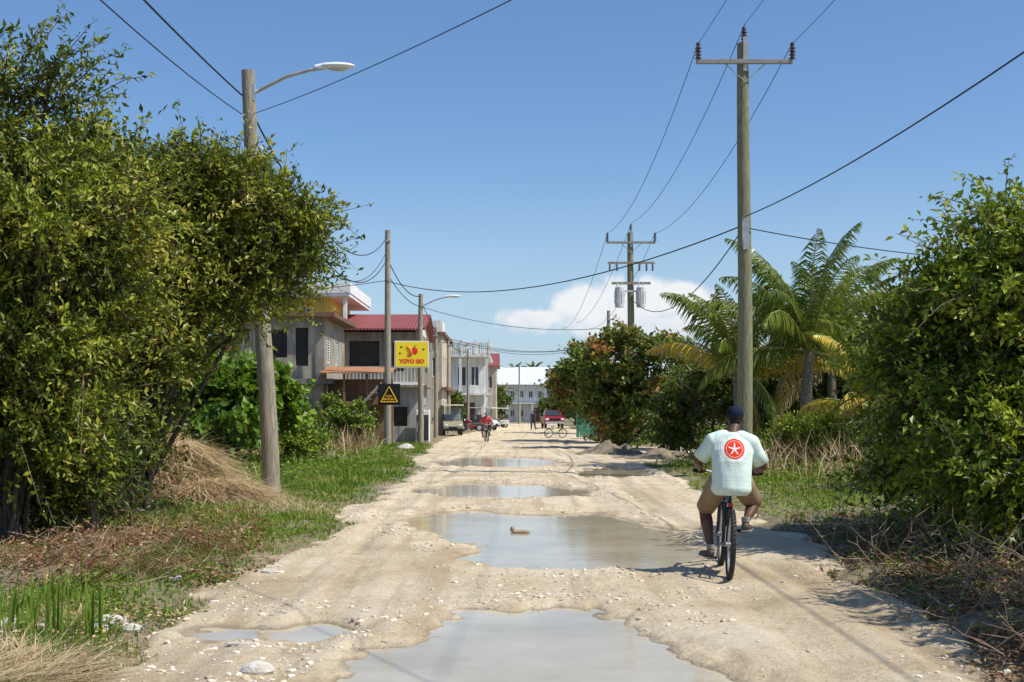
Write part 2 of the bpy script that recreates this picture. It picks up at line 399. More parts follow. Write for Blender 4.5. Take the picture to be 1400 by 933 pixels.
# ---------------------------------------------------------------- stones
def rocks(name,P,size,m,label):
    N=len(P); V=ICO1[None]*(1+rng.uniform(-.28,.28,(N,len(ICO1),1)))
    V=V*(size[:,None,None]*np.stack([rng.uniform(.7,1.3,N),rng.uniform(.7,1.3,N),rng.uniform(.35,.7,N)],-1)[:,None,:])
    a=rng.uniform(0,6.28,N); ca,sa=np.cos(a)[:,None],np.sin(a)[:,None]
    X=V[...,0]*ca-V[...,1]*sa; Y=V[...,0]*sa+V[...,1]*ca
    V=np.stack([X,Y,V[...,2]],-1)+P[:,None,:]
    Fc=(ICO1F[None]+(np.arange(N)*len(ICO1))[:,None,None]).reshape(-1,3)
    o=np_obj(name,V.reshape(-1,3),Fc,np.repeat(rng.random(N),len(ICO1F)),m); return tag(o,label,None,None,'stuff')
M_stone=leafmat('limestone_pebbles',[(0,(.46,.36,.235)),(.6,(.66,.56,.42)),(1,(.8,.73,.62))],.9,0)
N=170000; x=rng.uniform(-3.2,4,N); y=6.5+rng.random(N)**1.6*34
pf=pudfield(x,y); dens=.01+.9*np.exp(-((pf+.5)/.22)**2)*(fbm(x*1.1,y*.8,78)>-.1)*(x<2.3)+.55*rubble(x,y)*(fbm(x*2,y*1.6,79)>.05)
o_=outside(x,y); dens=np.where((o_>-.25)&(o_<.3),.3,dens); dens=np.where((pf>-.15)|(o_>.3),0,dens)
k=rng.random(N)<dens*.30; x,y=x[k],y[k]; s=.004+.024*rng.random(len(x))**5+.0003*y
rocks('gravel',np.stack([x,y,rh(x,y)+s*.1],-1),s,M_stone,'loose pale limestone pebbles on the road')
def rock(px,py,sz,label,m=M_stone,name='rock',dz=0):
    x,y=gxy(px,py); V=ICO2*(1+rng.uniform(-.12,.12,(len(ICO2),1)))*np.array(sz)
    z=float(max(rh(np.array([x]),np.array([y]))[0],gh(x,y)))+sz[2]*.35+dz
    o=np_obj(name,V+np.array([x,y,z]),ICO2F,np.full(len(ICO2F),rng.uniform(.5,1)),m,loc=(x,y,z)); return tag(o,label,'rock')
M_wr=mat('white_rubble',(.75,.71,.64),(.5,.45,.37),.85,12,.6)
for a in ((352,928,(.11,.08,.06)),(150,862,(.14,.08,.06)),(178,868,(.09,.06,.05)),(132,872,(.10,.08,.05)),(12,868,(.13,.1,.06)),(58,872,(.07,.06,.04)),(325,893,(.09,.04,.012)),(20,752,(.12,.09,.09)),(320,752,(.06,.05,.04)),(370,788,(.09,.06,.03)),(240,803,(.07,.05,.05)),(95,878,(.06,.05,.04)),(300,780,(.05,.04,.03))):
    rock(a[0],a[1],a[2],'white limestone rock on the roadside dirt',M_wr)
rock(712,729,(.13,.07,.025),'tan stone sticking out of the puddle',mat('tan_rock',(.42,.27,.16),(.3,.2,.12),.9,10,.5),dz=.05)
rock(701,726,(.035,.04,.045),'tan stone sticking out of the puddle',mat('tan_rock_light',(.5,.38,.26),(.36,.27,.19),.9,10,.5),dz=.055)
rock(555,618,(.36,.3,.2),'white limestone boulder at the road edge',M_wr)
M_dirt=mat('rubble_dirt',(.40,.32,.22),(.18,.14,.10),.95,3,1,bdist=.08)
for (px,py,r,h,lb) in ((835,622,1.6,.5,'low brown rubble heap beside the road'),(905,628,2.4,.35,'low brown dirt mound beside the road'),(440,632,1.6,.4,'low heap of dirt and dead plants')):
    x,y=gxy(px,py); n=40; xs=np.linspace(-1.4,1.4,n)*r
    def zf(X,Y,x=x,y=y,r=r,h=h):
        d=np.hypot(X-x,(Y-y)*1.0)/r; return -.1+h*np.exp(-d*d*2.2)*(1+.9*fbm(X*2,Y*2,50))+.12*fbm(X*4,Y*4,51)*np.exp(-d*d*2)-.3*sst(.9,1.4,d)
    o=grid_obj('dirt_pile',x+xs,y+xs,zf,M_dirt); tag(o,lb,'dirt pile')
# ---------------------------------------------------------------- grass & straw
def unit(v): return v/np.maximum(1e-9,np.linalg.norm(v,axis=-1,keepdims=True))
def leaf_arrays(P,D,Nn,ln,wd):
    sd=unit(np.cross(D,Nn)); nn=np.cross(sd,D)
    a=P; b=P+D*(ln*.5)[:,None]+sd*(wd/2)[:,None]+nn*(wd*.15)[:,None]; c=P+D*ln[:,None]-nn*(ln*.12)[:,None]; d=P+D*(ln*.5)[:,None]-sd*(wd/2)[:,None]+nn*(wd*.15)[:,None]
    return np.stack([a,b,c,d],1)
def blades(P,h,wd,lean,var,m,name,label,kind='stuff',parent=None,loc=(0,0,0),dirs=None):
    N=len(P); a=rng.uniform(0,6.283,N); per=np.stack([np.cos(a),np.sin(a),np.zeros(N)],-1)*wd[:,None]/2
    b=rng.uniform(0,6.283,N); L=np.stack([np.cos(b),np.sin(b),np.zeros(N)],-1)*(lean*h)[:,None]*rng.uniform(.3,1,N)[:,None]
    if dirs is not None: L=dirs*(lean*h)[:,None]
    up=np.zeros((N,3)); up[:,2]=h*np.sqrt(np.maximum(.01,1-np.minimum(lean,1)**2))
    v0=P-per; v1=P+per; m0=P+L*.35+up*.6-per*.8; m1=P+L*.35+up*.6+per*.8; t=P+L+up
    V=np.stack([v0,v1,m0,m1,t],1).reshape(-1,3); i=np.arange(N)[:,None]*5
    Fc=np.concatenate([i+np.array([[0,1,3]]),i+np.array([[0,3,2]]),i+np.array([[2,3,4]])],0)
    o=np_obj(name,V,Fc,np.tile(var,3),m,parent,loc)
    if label: tag(o,label,None,None,kind)
    return o
M_grass=leafmat('grass_blades',[(0,(.09,.17,.018)),(.3,(.17,.28,.026)),(.5,(.28,.34,.05)),(.7,(.50,.40,.18)),(1,(.6,.48,.26))],.6,.35)
def scatter(N,x0,x1,y0,y1,pw=1.5):
    x=rng.uniform(x0,x1,N); y=y0+(y1-y0)*rng.random(N)**pw; return x,y
x,y=scatter(300000,-11,-2,6.5,62,1.5); o_=outside(x,y); d=fbm(x*.8,y*.5,61)+.5*fbm(x*3,y*2.5,63,2)
k=(o_>.02)&(rng.random(len(x))<sst(-.45,.25,d)*np.clip(.2+o_*.8,0,1)); x,y,d,o_=x[k],y[k],d[k],o_[k]
dry=np.clip(sst(.15,.5,fbm(x*.7,y*.45,71)),0,1)
var=np.clip(.24-.15*d+rng.normal(0,.12,len(x))+.45*dry,0,1)
h=(.04+.13*rng.random(len(x))**1.3)*(1+.9*sst(.2,.7,d))*(.55+.45*np.clip(o_,0,1))
blades(np.stack([x,y,gh(x,y)-.01],-1),h,.006+.0007*y,rng.uniform(.2,.95,len(x)),var,M_grass,'grass','patchy green and dry roadside grass')
x,y=scatter(170000,3,13,6.5,75,1.4); o_=outside(x,y); d=fbm(x*.7,y*.4,65)+.5*fbm(x*3,y*2.5,64,2)
k=(o_>.1)&(rng.random(len(x))<sst(-.4,.4,d)*np.clip(.2+o_*.5,0,1)*sst(10,16,y)); x,y,d,o_=x[k],y[k],d[k],o_[k]
var=np.clip(.25-.15*d+rng.normal(0,.13,len(x))+.45*sst(.0,.35,fbm(x*.5,y*.35,75)),0,1)
blades(np.stack([x,y,gh(x,y)-.01],-1),.05+.15*rng.random(len(x))**1.5,.006+.0007*y,rng.uniform(.2,.95,len(x)),var,M_grass,'grass','patchy green and dry roadside grass')
x,y=scatter(60000,-40,45,22,120,1.2); o_=outside(x,y); k=(o_>3); x,y=x[k],y[k]
blades(np.stack([x,y,gh(x,y)-.01],-1),.2+.3*rng.random(len(x)),.012+.001*y,rng.uniform(.2,.9,len(x)),np.clip(rng.normal(.3,.2,len(x)),0,1),M_grass,'undergrowth','rough grass under the trees')
M_straw=leafmat('dead_plants',[(0,(.15,.06,.035)),(.3,(.30,.14,.075)),(.6,(.52,.37,.2)),(1,(.74,.58,.36))],.8,.15)
M_weed=leafmat('weed_leaves',[(0,(.08,.15,.02)),(.5,(.17,.28,.03)),(1,(.32,.38,.06))],.5,.35)
def strawpatch(cx,cy,rx,ry,N,h,vmean,label,name='dead_plants',wd=.007,thr=-.05,lo=.9,hi=1.):
    r=np.sqrt(rng.random(N)); a=rng.uniform(0,6.283,N); x=cx+rx*r*np.cos(a); y=cy+ry*r*np.sin(a)
    k=(fbm(x*1.6,y*1.6,81)>thr)&(outside(x,y)>-.1); x,y=x[k],y[k]; n=len(x)
    ang=fbm(x*.9,y*.9,88)*9+rng.normal(0,.8,n); dirs=np.stack([np.cos(ang),np.sin(ang),np.zeros(n)],-1)
    P=np.stack([x,y,gh(x,y)+rng.uniform(0,.07,n)],-1)
    return blades(P,h*rng.uniform(.3,1.6,n),np.full(n,wd),rng.uniform(lo,hi,n),np.clip(rng.normal(vmean,.2,n),0,1),M_straw,name,label,dirs=dirs)
def litter(cx,cy,rx,ry,N,ln,m,vm,label,name='leaf_litter',hz=.1,vs=.25):
    r=np.sqrt(rng.random(N)); a=rng.uniform(0,6.283,N); x=cx+rx*r*np.cos(a); y=cy+ry*r*np.sin(a)
    k=(fbm(x*1.3,y*1.3,83)>-.15)&(outside(x,y)>-.15); x,y=x[k],y[k]; n=len(x)
    P=np.stack([x,y,gh(x,y)+.01+hz*rng.random(n)**2],-1); D=unit(rng.normal(size=(n,3))*np.array([1,1,.35])); Nn=unit(rng.normal(0,.6,(n,3))+np.array([0,0,1.]))
    s=rng.uniform(.5,1.3,n)*ln; V=leaf_arrays(P,D,Nn,s,s*.45).reshape(-1,3)
    return tag(np_obj(name,V,np.arange(n*4).reshape(-1,4),np.clip(rng.normal(vm,vs,n),0,1),m),label,None,None,'stuff')
def sticks(cx,cy,rx,ry,N,lo,hi,label,m,r=.008,z=.25):
    mb=MB()
    for i in range(N):
        a=rng.uniform(0,6.28); q=math.sqrt(rng.random()); x=cx+rx*q*math.cos(a); y=cy+ry*q*math.sin(a)
        if outside(np.array([x]),np.array([y]))[0]<0: continue
        L=rng.uniform(lo,hi); an=rng.uniform(0,6.28); z0=float(gh(x,y))+.02
        d=Vector((math.cos(an),math.sin(an),rng.uniform(0,.5)*z/.25)); p=Vector((x,y,z0)); pts=[p.copy()]
        for k in range(5): d=(d+Vector(rng.normal(0,.28,3))*.6).normalized(); p=p+d*L/5; p.z=max(p.z,z0*.9); pts.append(p.copy())
        mb.tube(pts,[r*(1-.15*k) for k in range(6)],4)
        for k in (2,3,4):
            d2=Vector(rng.normal(0,1,3)).normalized(); d2.z=abs(d2.z)*.6; mb.tube([pts[k],pts[k]+d2*L*.25],[r*.5,r*.25],3)
    return mb.obj('dead_branches',m,label=label,kind='stuff')
M_dead=mat('dead_twigs',(.40,.30,.2),(.22,.15,.1),.9,5)
strawpatch(-3.9,13.6,1.0,1.8,2600,.30,.25,'reddish dead brush on the verge',lo=.75)
litter(-3.9,13.4,1.4,2.4,7000,.06,M_straw,.18,'reddish brown dead leaves on the verge',hz=.25)
sticks(-3.9,13.4,1.2,2.1,150,.3,.9,'dry twigs in the dead brush',M_dead,.006)
strawpatch(-4.9,17,1.4,2.6,1400,.3,.5,'brown dead brush on the verge')
litter(-5.0,17,1.8,3,5000,.07,M_straw,.2,'brown dead leaves under the trees')
strawpatch(-3.3,7.75,.9,.55,2600,.42,.8,'pale cut straw lying on the verge',lo=.965)
strawpatch(-3.9,9.4,.8,.8,900,.35,.75,'pale cut straw lying on the verge',lo=.95)
litter(-3.4,9.2,1.4,1.5,4500,.045,M_straw,.55,'pale dry leaves and husks on the verge',vs=.35)
strawpatch(-3.7,21.5,1.1,2.4,1300,.35,.75,'dry straw beside the pole',thr=.0)
litter(4.3,10.8,1.6,3.4,13000,.06,M_straw,.12,'dark dead leaves by the road',vs=.3)
litter(4.9,15.5,1.5,4.0,9000,.06,M_straw,.2,'dark dead leaves by the road',vs=.3)
litter(3.6,7.6,1.0,1.3,5000,.05,M_straw,.15,'dark dead leaves by the road',vs=.3)
sticks(4.1,10.2,1.3,3.2,200,.3,1.1,'tangled dead branches by the road',M_dead,.007,.5)
sticks(5.0,15,1.4,3.5,90,.3,1.1,'tangled dead branches by the road',M_dead,.008,.5)
strawpatch(4.3,9.3,1.1,2.2,700,.35,.3,'dry grass among dead branches')
litter(4.2,11,1.2,3.4,1500,.07,M_weed,.5,'small green weeds among dead branches',name='weeds',hz=.15)
strawpatch(7.5,30,1.6,4,900,.8,.6,'tall dry grass under the palms',wd=.02,lo=.2,hi=.8)
strawpatch(9.2,27,1.6,4,1100,.9,.55,'tall dry grass under the palms',wd=.02,lo=.2,hi=.8)
strawpatch(-7.2,46,2.2,9,2200,.8,.5,'tall dry weeds on the verge',wd=.03,lo=.2,hi=.8)
litter(-3.6,17,1.1,6,4500,.06,M_weed,.5,'small green weeds on the verge',name='weeds',hz=.14)
litter(-3.3,11.2,.9,2.6,5200,.055,M_weed,.5,'small green weeds on the verge',name='weeds',hz=.14)
litter(5.4,24,1.8,8,5000,.08,M_weed,.5,'small green weeds on the verge',name='weeds',hz=.2)
litter(-6,36,2.2,12,6500,.12,M_weed,.45,'low green weeds along the verge',name='weeds',hz=.4)
litter(7,34,2.6,8,5000,.12,M_weed,.45,'low green weeds along the verge',name='weeds',hz=.4)
def heap(cx,cy,rx,ry,hz,N,label):
    u=rng.normal(size=(N,3)); u/=np.linalg.norm(u,axis=1)[:,None]; u[:,2]=np.abs(u[:,2])
    bmp_=1+.25*fbm(u[:,0]*3+cx,u[:,1]*3,99)
    P=np.stack([cx+u[:,0]*rx*bmp_,cy+u[:,1]*ry*bmp_,.05+u[:,2]*hz*bmp_],-1)
    sw=fbm(u[:,0]*2,u[:,1]*2+u[:,2]*2,98)*6
    out=np.stack([u[:,0]+np.cos(sw)*.9,u[:,1]+np.sin(sw)*.9,-.5-0*u[:,0]],-1)+rng.normal(0,.35,(N,3))
    out/=np.linalg.norm(out,axis=1)[:,None]; h=rng.uniform(.25,1.1,N)
    o=blades(P+u*rng.uniform(0,.06,N)[:,None],h,np.full(N,.013),np.full(N,1.),np.clip(rng.normal(.74,.24,N),0,1),M_straw,'straw_heap',None,dirs=out,loc=(cx,cy,0))
    mb=MB(); mb.ell((0,0,0),(rx*.92,ry*.92,hz*.92)); 
    tag(o,label,'straw heap'); mb.obj('packed_core',mat('packed_straw',(.26,.18,.09),(.08,.055,.03),.95,14,.8),o,smooth=True)
heap(-6.0,23.0,.85,1.1,1.05,4600,'heap of dry cut grass under the trees')
heap(-5.1,22.0,.85,.9,.42,3000,'low heap of dry cut grass beside the pole')
def reed(px,py,n,h):
    x,y=gxy(px,py); z=float(gh(x,y)); a=rng.normal(0,.06,(n,2)); P=np.stack([x+a[:,0],y+a[:,1],np.full(n,z)],-1)
    o=blades(P,h*rng.uniform(.6,1.1,n),np.full(n,.026),rng.uniform(.05,.4,n),np.clip(rng.normal(.22,.1,n),0,1),M_grass,'reed_plant',None,loc=(x,y,z))
    tag(o,'upright green reed leaves on the verge','reed plant','green reeds on the verge')
for a in ((28,880,10,.5),(75,885,12,.55),(120,882,11,.55),(10,740,14,.4),(55,868,6,.4),(230,745,10,.3),(140,800,8,.25)): reed(*a)
# ---------------------------------------------------------------- trees
def tree(name,base,lobes,ntw,leafn,ln,wd,m,label,cat,tw=(.35,.8),trunk_r=.08,up=.45,group=None,vshift=0,inner=.55,stray=.07,gap=.80,fill=.18,nclump=None):
    base=np.array(base,float)
    e=thing(name,base,0,label,cat,group)
    C=np.array([l[:3] for l in lobes]); R=np.array([l[3:6] for l in lobes])
    wgt=(R[:,0]*R[:,2]+R[:,0]*R[:,1]+R[:,1]*R[:,2]); wgt=wgt/wgt.sum()
    K=nclump or max(12,int(ntw/31)); tl=.5*(tw[0]+tw[1])
    def surf(N,rmin,rmax):
        li=rng.choice(len(C),N,p=wgt); u=unit(rng.normal(size=(N,3))); rad=rng.uniform(rmin,rmax,N)
        p=C[li]+u*R[li]*rad[:,None]; ok=p[:,2]>base[2]+.05
        for j in range(len(C)):
            q=np.linalg.norm((p-C[j])/R[j],axis=1); ok&=~((q<inner*.95)&(li!=j))
        return p[ok],u[ok]
    cp,cu=surf(int(K*1.9),.64,1.14); cp,cu=cp[:K],cu[:K]; K=len(cp)
    csz=rng.uniform(.5,1.6,K); cv=rng.normal(0,.17,K)
    n1=int(ntw*(1-fill)); ci=rng.choice(K,n1,p=csz/csz.sum())
    off=rng.normal(0,1,(n1,3))*np.array([1,1,.6])*(.42*tl*gap*csz[ci])[:,None]
    p=cp[ci]+off; u=unit(cu[ci]+off/(tl*1.2)); cl=cv[ci]
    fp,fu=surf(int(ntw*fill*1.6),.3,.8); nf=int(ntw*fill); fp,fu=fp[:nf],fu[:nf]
    p=np.concatenate([p,fp]); u=np.concatenate([u,fu]); cl=np.concatenate([cl,np.full(len(fp),-.35)])  # inner fill twigs get darker leaf colour, painting shade inside the crown
    ok=p[:,2]>base[2]+.03; p,u,cl=p[ok],u[ok],cl[ok]; N=len(p)
    D=unit(u+np.array([0,0,up])+rng.normal(0,.45,(N,3)))
    Lt=rng.uniform(tw[0],tw[1],N); Lt=np.where(rng.random(N)<stray,Lt*1.8,Lt)
    t=(np.arange(leafn)[None,:]+rng.random((N,leafn)))/leafn
    bend=np.array([0,0,-.25])*Lt[:,None]
    LP=p[:,None,:]+D[:,None,:]*(Lt[:,None]*t)[...,None]+bend[:,None,:]*(t**2)[...,None]+rng.normal(0,.02*ln/.07,(N,leafn,3))
    LD=unit(D[:,None,:]*.55+unit(rng.normal(size=(N,leafn,3)))*.9)
    LN=unit(np.array([0,-.2,.45])+SUN*.55+rng.normal(0,.62,(N,leafn,3)))
    k=N*leafn; s=rng.uniform(.6,1.3,k)
    V=leaf_arrays(LP.reshape(-1,3),LD.reshape(-1,3),LN.reshape(-1,3),ln*s,wd*s).reshape(-1,3)
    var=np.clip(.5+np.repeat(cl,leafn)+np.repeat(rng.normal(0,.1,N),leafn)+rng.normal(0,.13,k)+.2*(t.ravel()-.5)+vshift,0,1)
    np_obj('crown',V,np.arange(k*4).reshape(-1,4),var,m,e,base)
    mb=MB(); B=Vector(base)
    lend=[]
    for j,(c,r) in enumerate(zip(C,R)):
        a=Vector(rng.normal(0,.15,3))*trunk_r/.08; a.z=-.1
        c=Vector(c)-B; mid=a.lerp(c,.5)+Vector((rng.normal(0,.15),rng.normal(0,.15),.2*abs(c.z)*rng.random()))
        pts=[a*(1-q)**2+mid*2*q*(1-q)+c*q*q+Vector(rng.normal(0,.03,3))*(1 if 0<q<1 else 0) for q in np.linspace(0,1,8)]
        sc_=trunk_r*rng.uniform(.6,1.1); mb.tube(pts,[sc_*(1-.7*q) for q in np.linspace(0,1,8)],7); lend.append((pts,sc_))
    for q in range(min(K,160)):
        pc=Vector(cp[q])-B; j=int(np.argmin(np.linalg.norm((cp[q]-C)/R,axis=1))); pts,sc_=lend[j]; st_=pts[4+q%4]
        m2=st_.lerp(pc,.5)+Vector(rng.normal(0,.10,3)); mb.tube([st_,m2,pc],[sc_*.32,sc_*.2,sc_*.07],5)
    mb.obj('trunk',M_bark,e,smooth=True)
    q=np.nonzero(rng.random(N)<min(1,3000/N))[0]
    a=p[q]-D[q]*.25; b=p[q]+D[q]*Lt[q][:,None]+bend[q]; mm=p[q]+D[q]*(Lt[q]*.5)[:,None]+bend[q]*.25
    rr=.05*ln+.0015; k=len(q); an=np.array([0,2.094,4.189])
    sx=unit(np.cross(D[q],np.array([.3,.5,.81]))); sy=np.cross(D[q],sx)
    ring=lambda c,r:(c[:,None,:]+(sx[:,None,:]*np.cos(an)[None,:,None]+sy[:,None,:]*np.sin(an)[None,:,None])*r)
    V=np.concatenate([ring(a,rr*1.3),ring(mm,rr),ring(b,rr*.4)],1).reshape(-1,3)
    pat=np.array([[r*3+i,r*3+(i+1)%3,r*3+3+(i+1)%3,r*3+3+i] for r in range(2) for i in range(3)])
    np_obj('twigs',V,(pat[None]+(np.arange(k)*9)[:,None,None]).reshape(-1,4),None,M_twig,e,base)
    return e
def PL(*rows):
    out=[]
    for (px,py,Y,rx,rz,ry) in rows:
        c=at(px,py,Y); out.append((c.x,c.y,c.z,rx*Y/F,ry,rz*Y/F))
    return out
M_leafL=leafmat('small_olive_leaves',[(0,(.022,.036,.006)),(.3,(.08,.115,.012)),(.55,(.20,.25,.02)),(.8,(.37,.38,.04)),(1,(.46,.36,.08))],.42,.24)  # darkest stops, as in the green leaves, lowered to paint shade depth
M_leafR=leafmat('bright_green_leaves',[(0,(.025,.045,.008)),(.35,(.09,.155,.014)),(.62,(.22,.31,.024)),(1,(.42,.46,.045))],.4,.26)
M_leafD=leafmat('dark_leaves',[(0,(.03,.05,.012)),(.5,(.09,.14,.021)),(1,(.20,.24,.038))],.45,.25)
M_leafG=leafmat('sea_grape_leaves',[(0,(.05,.11,.014)),(.5,(.14,.26,.024)),(1,(.26,.39,.04))],.42,.33)
M_leafA=leafmat('almond_leaves',[(0,(.04,.07,.015)),(.4,(.12,.18,.024)),(.68,(.23,.27,.035)),(.88,(.32,.25,.06)),(1,(.40,.13,.05))],.42,.26)
def gb(x,y): return (x,y,float(gh(x,y)))
tree('leafy_tree',gb(-5.7,14.5),PL((0,195,14.5,66,75,1.2),(68,125,14.5,18,36,.5),(-90,180,14,110,120,1.4),(65,290,14.5,84,66,1.4),(0,390,14.5,125,82,1.5),(95,410,15,76,68,1.3),(10,505,14.5,100,60,1.2),(140,238,15.5,28,28,.8),(85,510,15.5,60,50,1.1),(30,600,15,70,50,.9)),
  4700,20,.09,.040,M_leafL,'tall bushy tree with small olive green leaves','tree',trunk_r=.06)
tree('leafy_tree',gb(-5.6,18.3),PL((222,280,18,48,42,1.2),(292,272,18.5,54,40,1.2),(350,272,18.5,34,32,.9),(395,302,18.5,26,32,.8),(376,352,18.5,46,28,.8),(295,365,18.5,74,46,1.3),(212,405,18,58,58,1.4),(178,490,18,52,54,1.2),(292,424,18,38,20,.7),(140,575,18,46,42,.9)),
  4100,20,.092,.040,M_leafL,'spreading tree with small olive leaves leaning over the verge','tree',trunk_r=.06,tw=(.3,.7))
tree('leafy_tree',gb(-9.5,22),PL((40,360,22,105,105,1.8),(100,490,22,95,80,1.6),(20,560,22,110,80,1.5),(160,560,23,50,55,1.3),(90,610,22,80,50,1.2)),1900,20,.12,.055,M_leafD,'dense tree standing behind the roadside bushes','tree',trunk_r=.09,vshift=-.2)
tree('shrub',gb(-5.9,16.4),PL((60,630,16,80,50,.9),(140,655,16.5,38,38,.7),(0,660,15,55,48,.8)),900,16,.085,.038,M_leafD,'dark shaded shrub beneath the trees','shrub',trunk_r=.03,vshift=-.1)
tree('sea_grape_bush',gb(-7.9,31),PL((250,550,31,45,45,1.3),(310,538,31,46,34,1.2),(360,528,32,30,28,1.),(290,590,30,58,32,1.1),(370,575,32,33,36,1.1),(240,600,30,40,36,1.0)),1200,14,.2,.17,M_leafG,'bright green sea grape bush behind the pole','bush',tw=(.3,.6),trunk_r=.05)
tree('shrub',gb(-7.9,37),PL((385,592,37,38,18,1.2),(425,597,38,28,12,1.0)),560,14,.13,.07,M_leafR,'low green shrub on the verge','shrub',tw=(.2,.5),trunk_r=.04)
tree('shrub',gb(-6.6,52),PL((495,572,52,12,18,.9),(475,588,50,22,14,.9),(445,570,52,14,20,.9)),420,14,.14,.08,M_leafR,'scrubby green shrub near the house','shrub',tw=(.3,.6),trunk_r=.04)
tree('leafy_tree',gb(-15,40),PL((230,490,40,65,70,2.5),(120,500,40,90,100,2.5),(285,505,42,35,45,2)),1200,16,.24,.13,M_leafD,'dark tree behind the verge bushes','tree',tw=(.5,1.),trunk_r=.12)
tree('leafy_tree',gb(6.6,15),PL((1430,345,15,42,48,1.0),(1365,400,15,42,38,1.0),(1300,438,16,38,24,.9),(1240,428,16,20,18,.6),(1400,470,15,90,72,1.3),(1300,500,15.5,58,48,1.1),(1272,565,16,30,46,.9),(1345,595,15,80,60,1.2),(1290,645,16,40,38,.8),(1415,635,14,75,60,1.1)),
  4000,19,.098,.05,M_leafR,'dense bright green bush with shaded underside','tree',trunk_r=.06,vshift=-.02)
tree('leafy_tree',gb(8.6,17.5),PL((1510,385,17,80,80,1.4),(1590,475,17,120,95,1.6),(1490,565,17,90,90,1.5)),1300,18,.11,.055,M_leafR,'dense green tree mostly out of view, added for shade','tree',trunk_r=.09)  # mostly out of view, added and sized for the shade it throws
e_s=gb(5.0,9.4)  # shrub mostly beyond the view, made tall to throw shade on the road
tree('shrub',e_s,[(5.0,9.3,1.2,.75,1.0,.9),(4.95,9.6,2.2,.65,.9,.8),(5.3,10.6,1.9,.8,.9,1.0),(5.3,8.2,1.6,.8,.8,.9)],1300,18,.08,.04,M_leafR,'mostly out-of-view green shrub placed to shade the road edge','shrub',trunk_r=.04,stray=.0,tw=(.25,.5))
tree('shrub',gb(9.0,25),PL((1290,600,25,70,50,1.4),(1240,640,24,26,22,.8)),700,16,.1,.05,M_leafD,'shaded green undergrowth shrub','shrub',trunk_r=.05)
tree('almond_tree',gb(4.6,57),PL((858,482,56,32,14,1.5),(908,480,55,24,16,1.3),(880,525,56,40,26,1.6),(835,535,57,26,24,1.4),(930,540,54,26,30,1.3),(850,570,56,20,16,1.2)),1250,15,.23,.14,M_leafA,'sea almond tree with broad dark leaves beside the pole','tree',tw=(.4,.9),trunk_r=.12)
tree('almond_tree',gb(4.9,70),PL((805,500,70,22,20,1.6),(788,532,70,20,24,1.5),(822,545,68,25,26,1.4),(845,555,66,24,22,1.4)),1000,15,.25,.15,M_leafA,'sea almond tree with broad dark leaves','tree',tw=(.4,.9),trunk_r=.12)
tree('almond_tree',gb(6.0,96),PL((785,525,96,16,20,1.8),(800,545,94,16,18,1.6),(768,510,98,10,10,.9)),600,15,.3,.18,M_leafA,'dark roadside tree overhanging the road','tree',tw=(.4,.9),trunk_r=.12)
tree('bush',gb(7.5,46),PL((960,540,46,36,42,1.5),(1010,528,46,40,46,1.6),(1060,545,44,42,44,1.6),(930,578,48,36,22,1.2)),1500,15,.19,.09,M_leafD,'dense dark green bush behind the palms','bush',tw=(.4,.9),trunk_r=.08)
tree('bush',gb(12,42),PL((1120,535,42,42,52,1.6),(1180,560,40,50,58,1.6),(1240,545,40,60,52,1.7),(1200,515,44,46,22,1.4)),1400,15,.19,.09,M_leafD,'dense dark green bush behind the palms','bush',tw=(.4,.9),trunk_r=.08)
tree('bush',gb(7.4,34),PL((1140,605,34,50,22,1.0),(1080,608,34,30,16,.9),(1190,610,32,30,24,.9)),700,15,.12,.06,M_leafR,'low green and dry shrub under the palms','bush',tw=(.3,.6),trunk_r=.04,vshift=.2)
for (x,y,z,r) in ((-3.9,138,4.3,2.0),(8.5,125,4.6,2.6),(9.5,150,4.6,3),(-9,170,5,4),(13,190,5,4),(-15,100,4,4),(22,75,3.6,4),(30,95,4,5),(-26,75,4,5),(-2.6,176,3.6,1.6),(-5.1,101,2.8,.9),(5.9,178,3.,1.6)):
    tree('leafy_tree',gb(x,y),[(x,y,z*.62,r,r,z*.38),(x+r*.5,y-1,z*.8,r*.6,r*.6,z*.25),(x-r*.6,y,z*.55,r*.6,r*.6,z*.35)],380,14,.34 if r<1.2 else .42,.2,M_leafD,'dark green tree among the far houses','tree',tw=(.3,.7) if r<1.2 else (.5,1.2),trunk_r=.12,group='far street trees')
N=9000; a=rng.uniform(-1,1,N); x=a*420; y=rng.uniform(240,330,N); n=len(x)
hh=(5+3*fbm(x*.03,y*.03,91))*.9; P=np.stack([x,y,rng.random(n)**.6*hh],-1)
P=np.repeat(P,8,0)+rng.normal(0,1.1,(n*8,3)); D=unit(rng.normal(size=P.shape)); 
V=leaf_arrays(P,D,unit(rng.normal(size=P.shape)+np.array([0,0,1])),np.full(len(P),1.3),np.full(len(P),.8)).reshape(-1,3)
tag(np_obj('distant_tree_line',V,np.arange(len(V)).reshape(-1,4),rng.random(len(P)),M_leafD),'far belt of dark trees',None,None,'stuff')
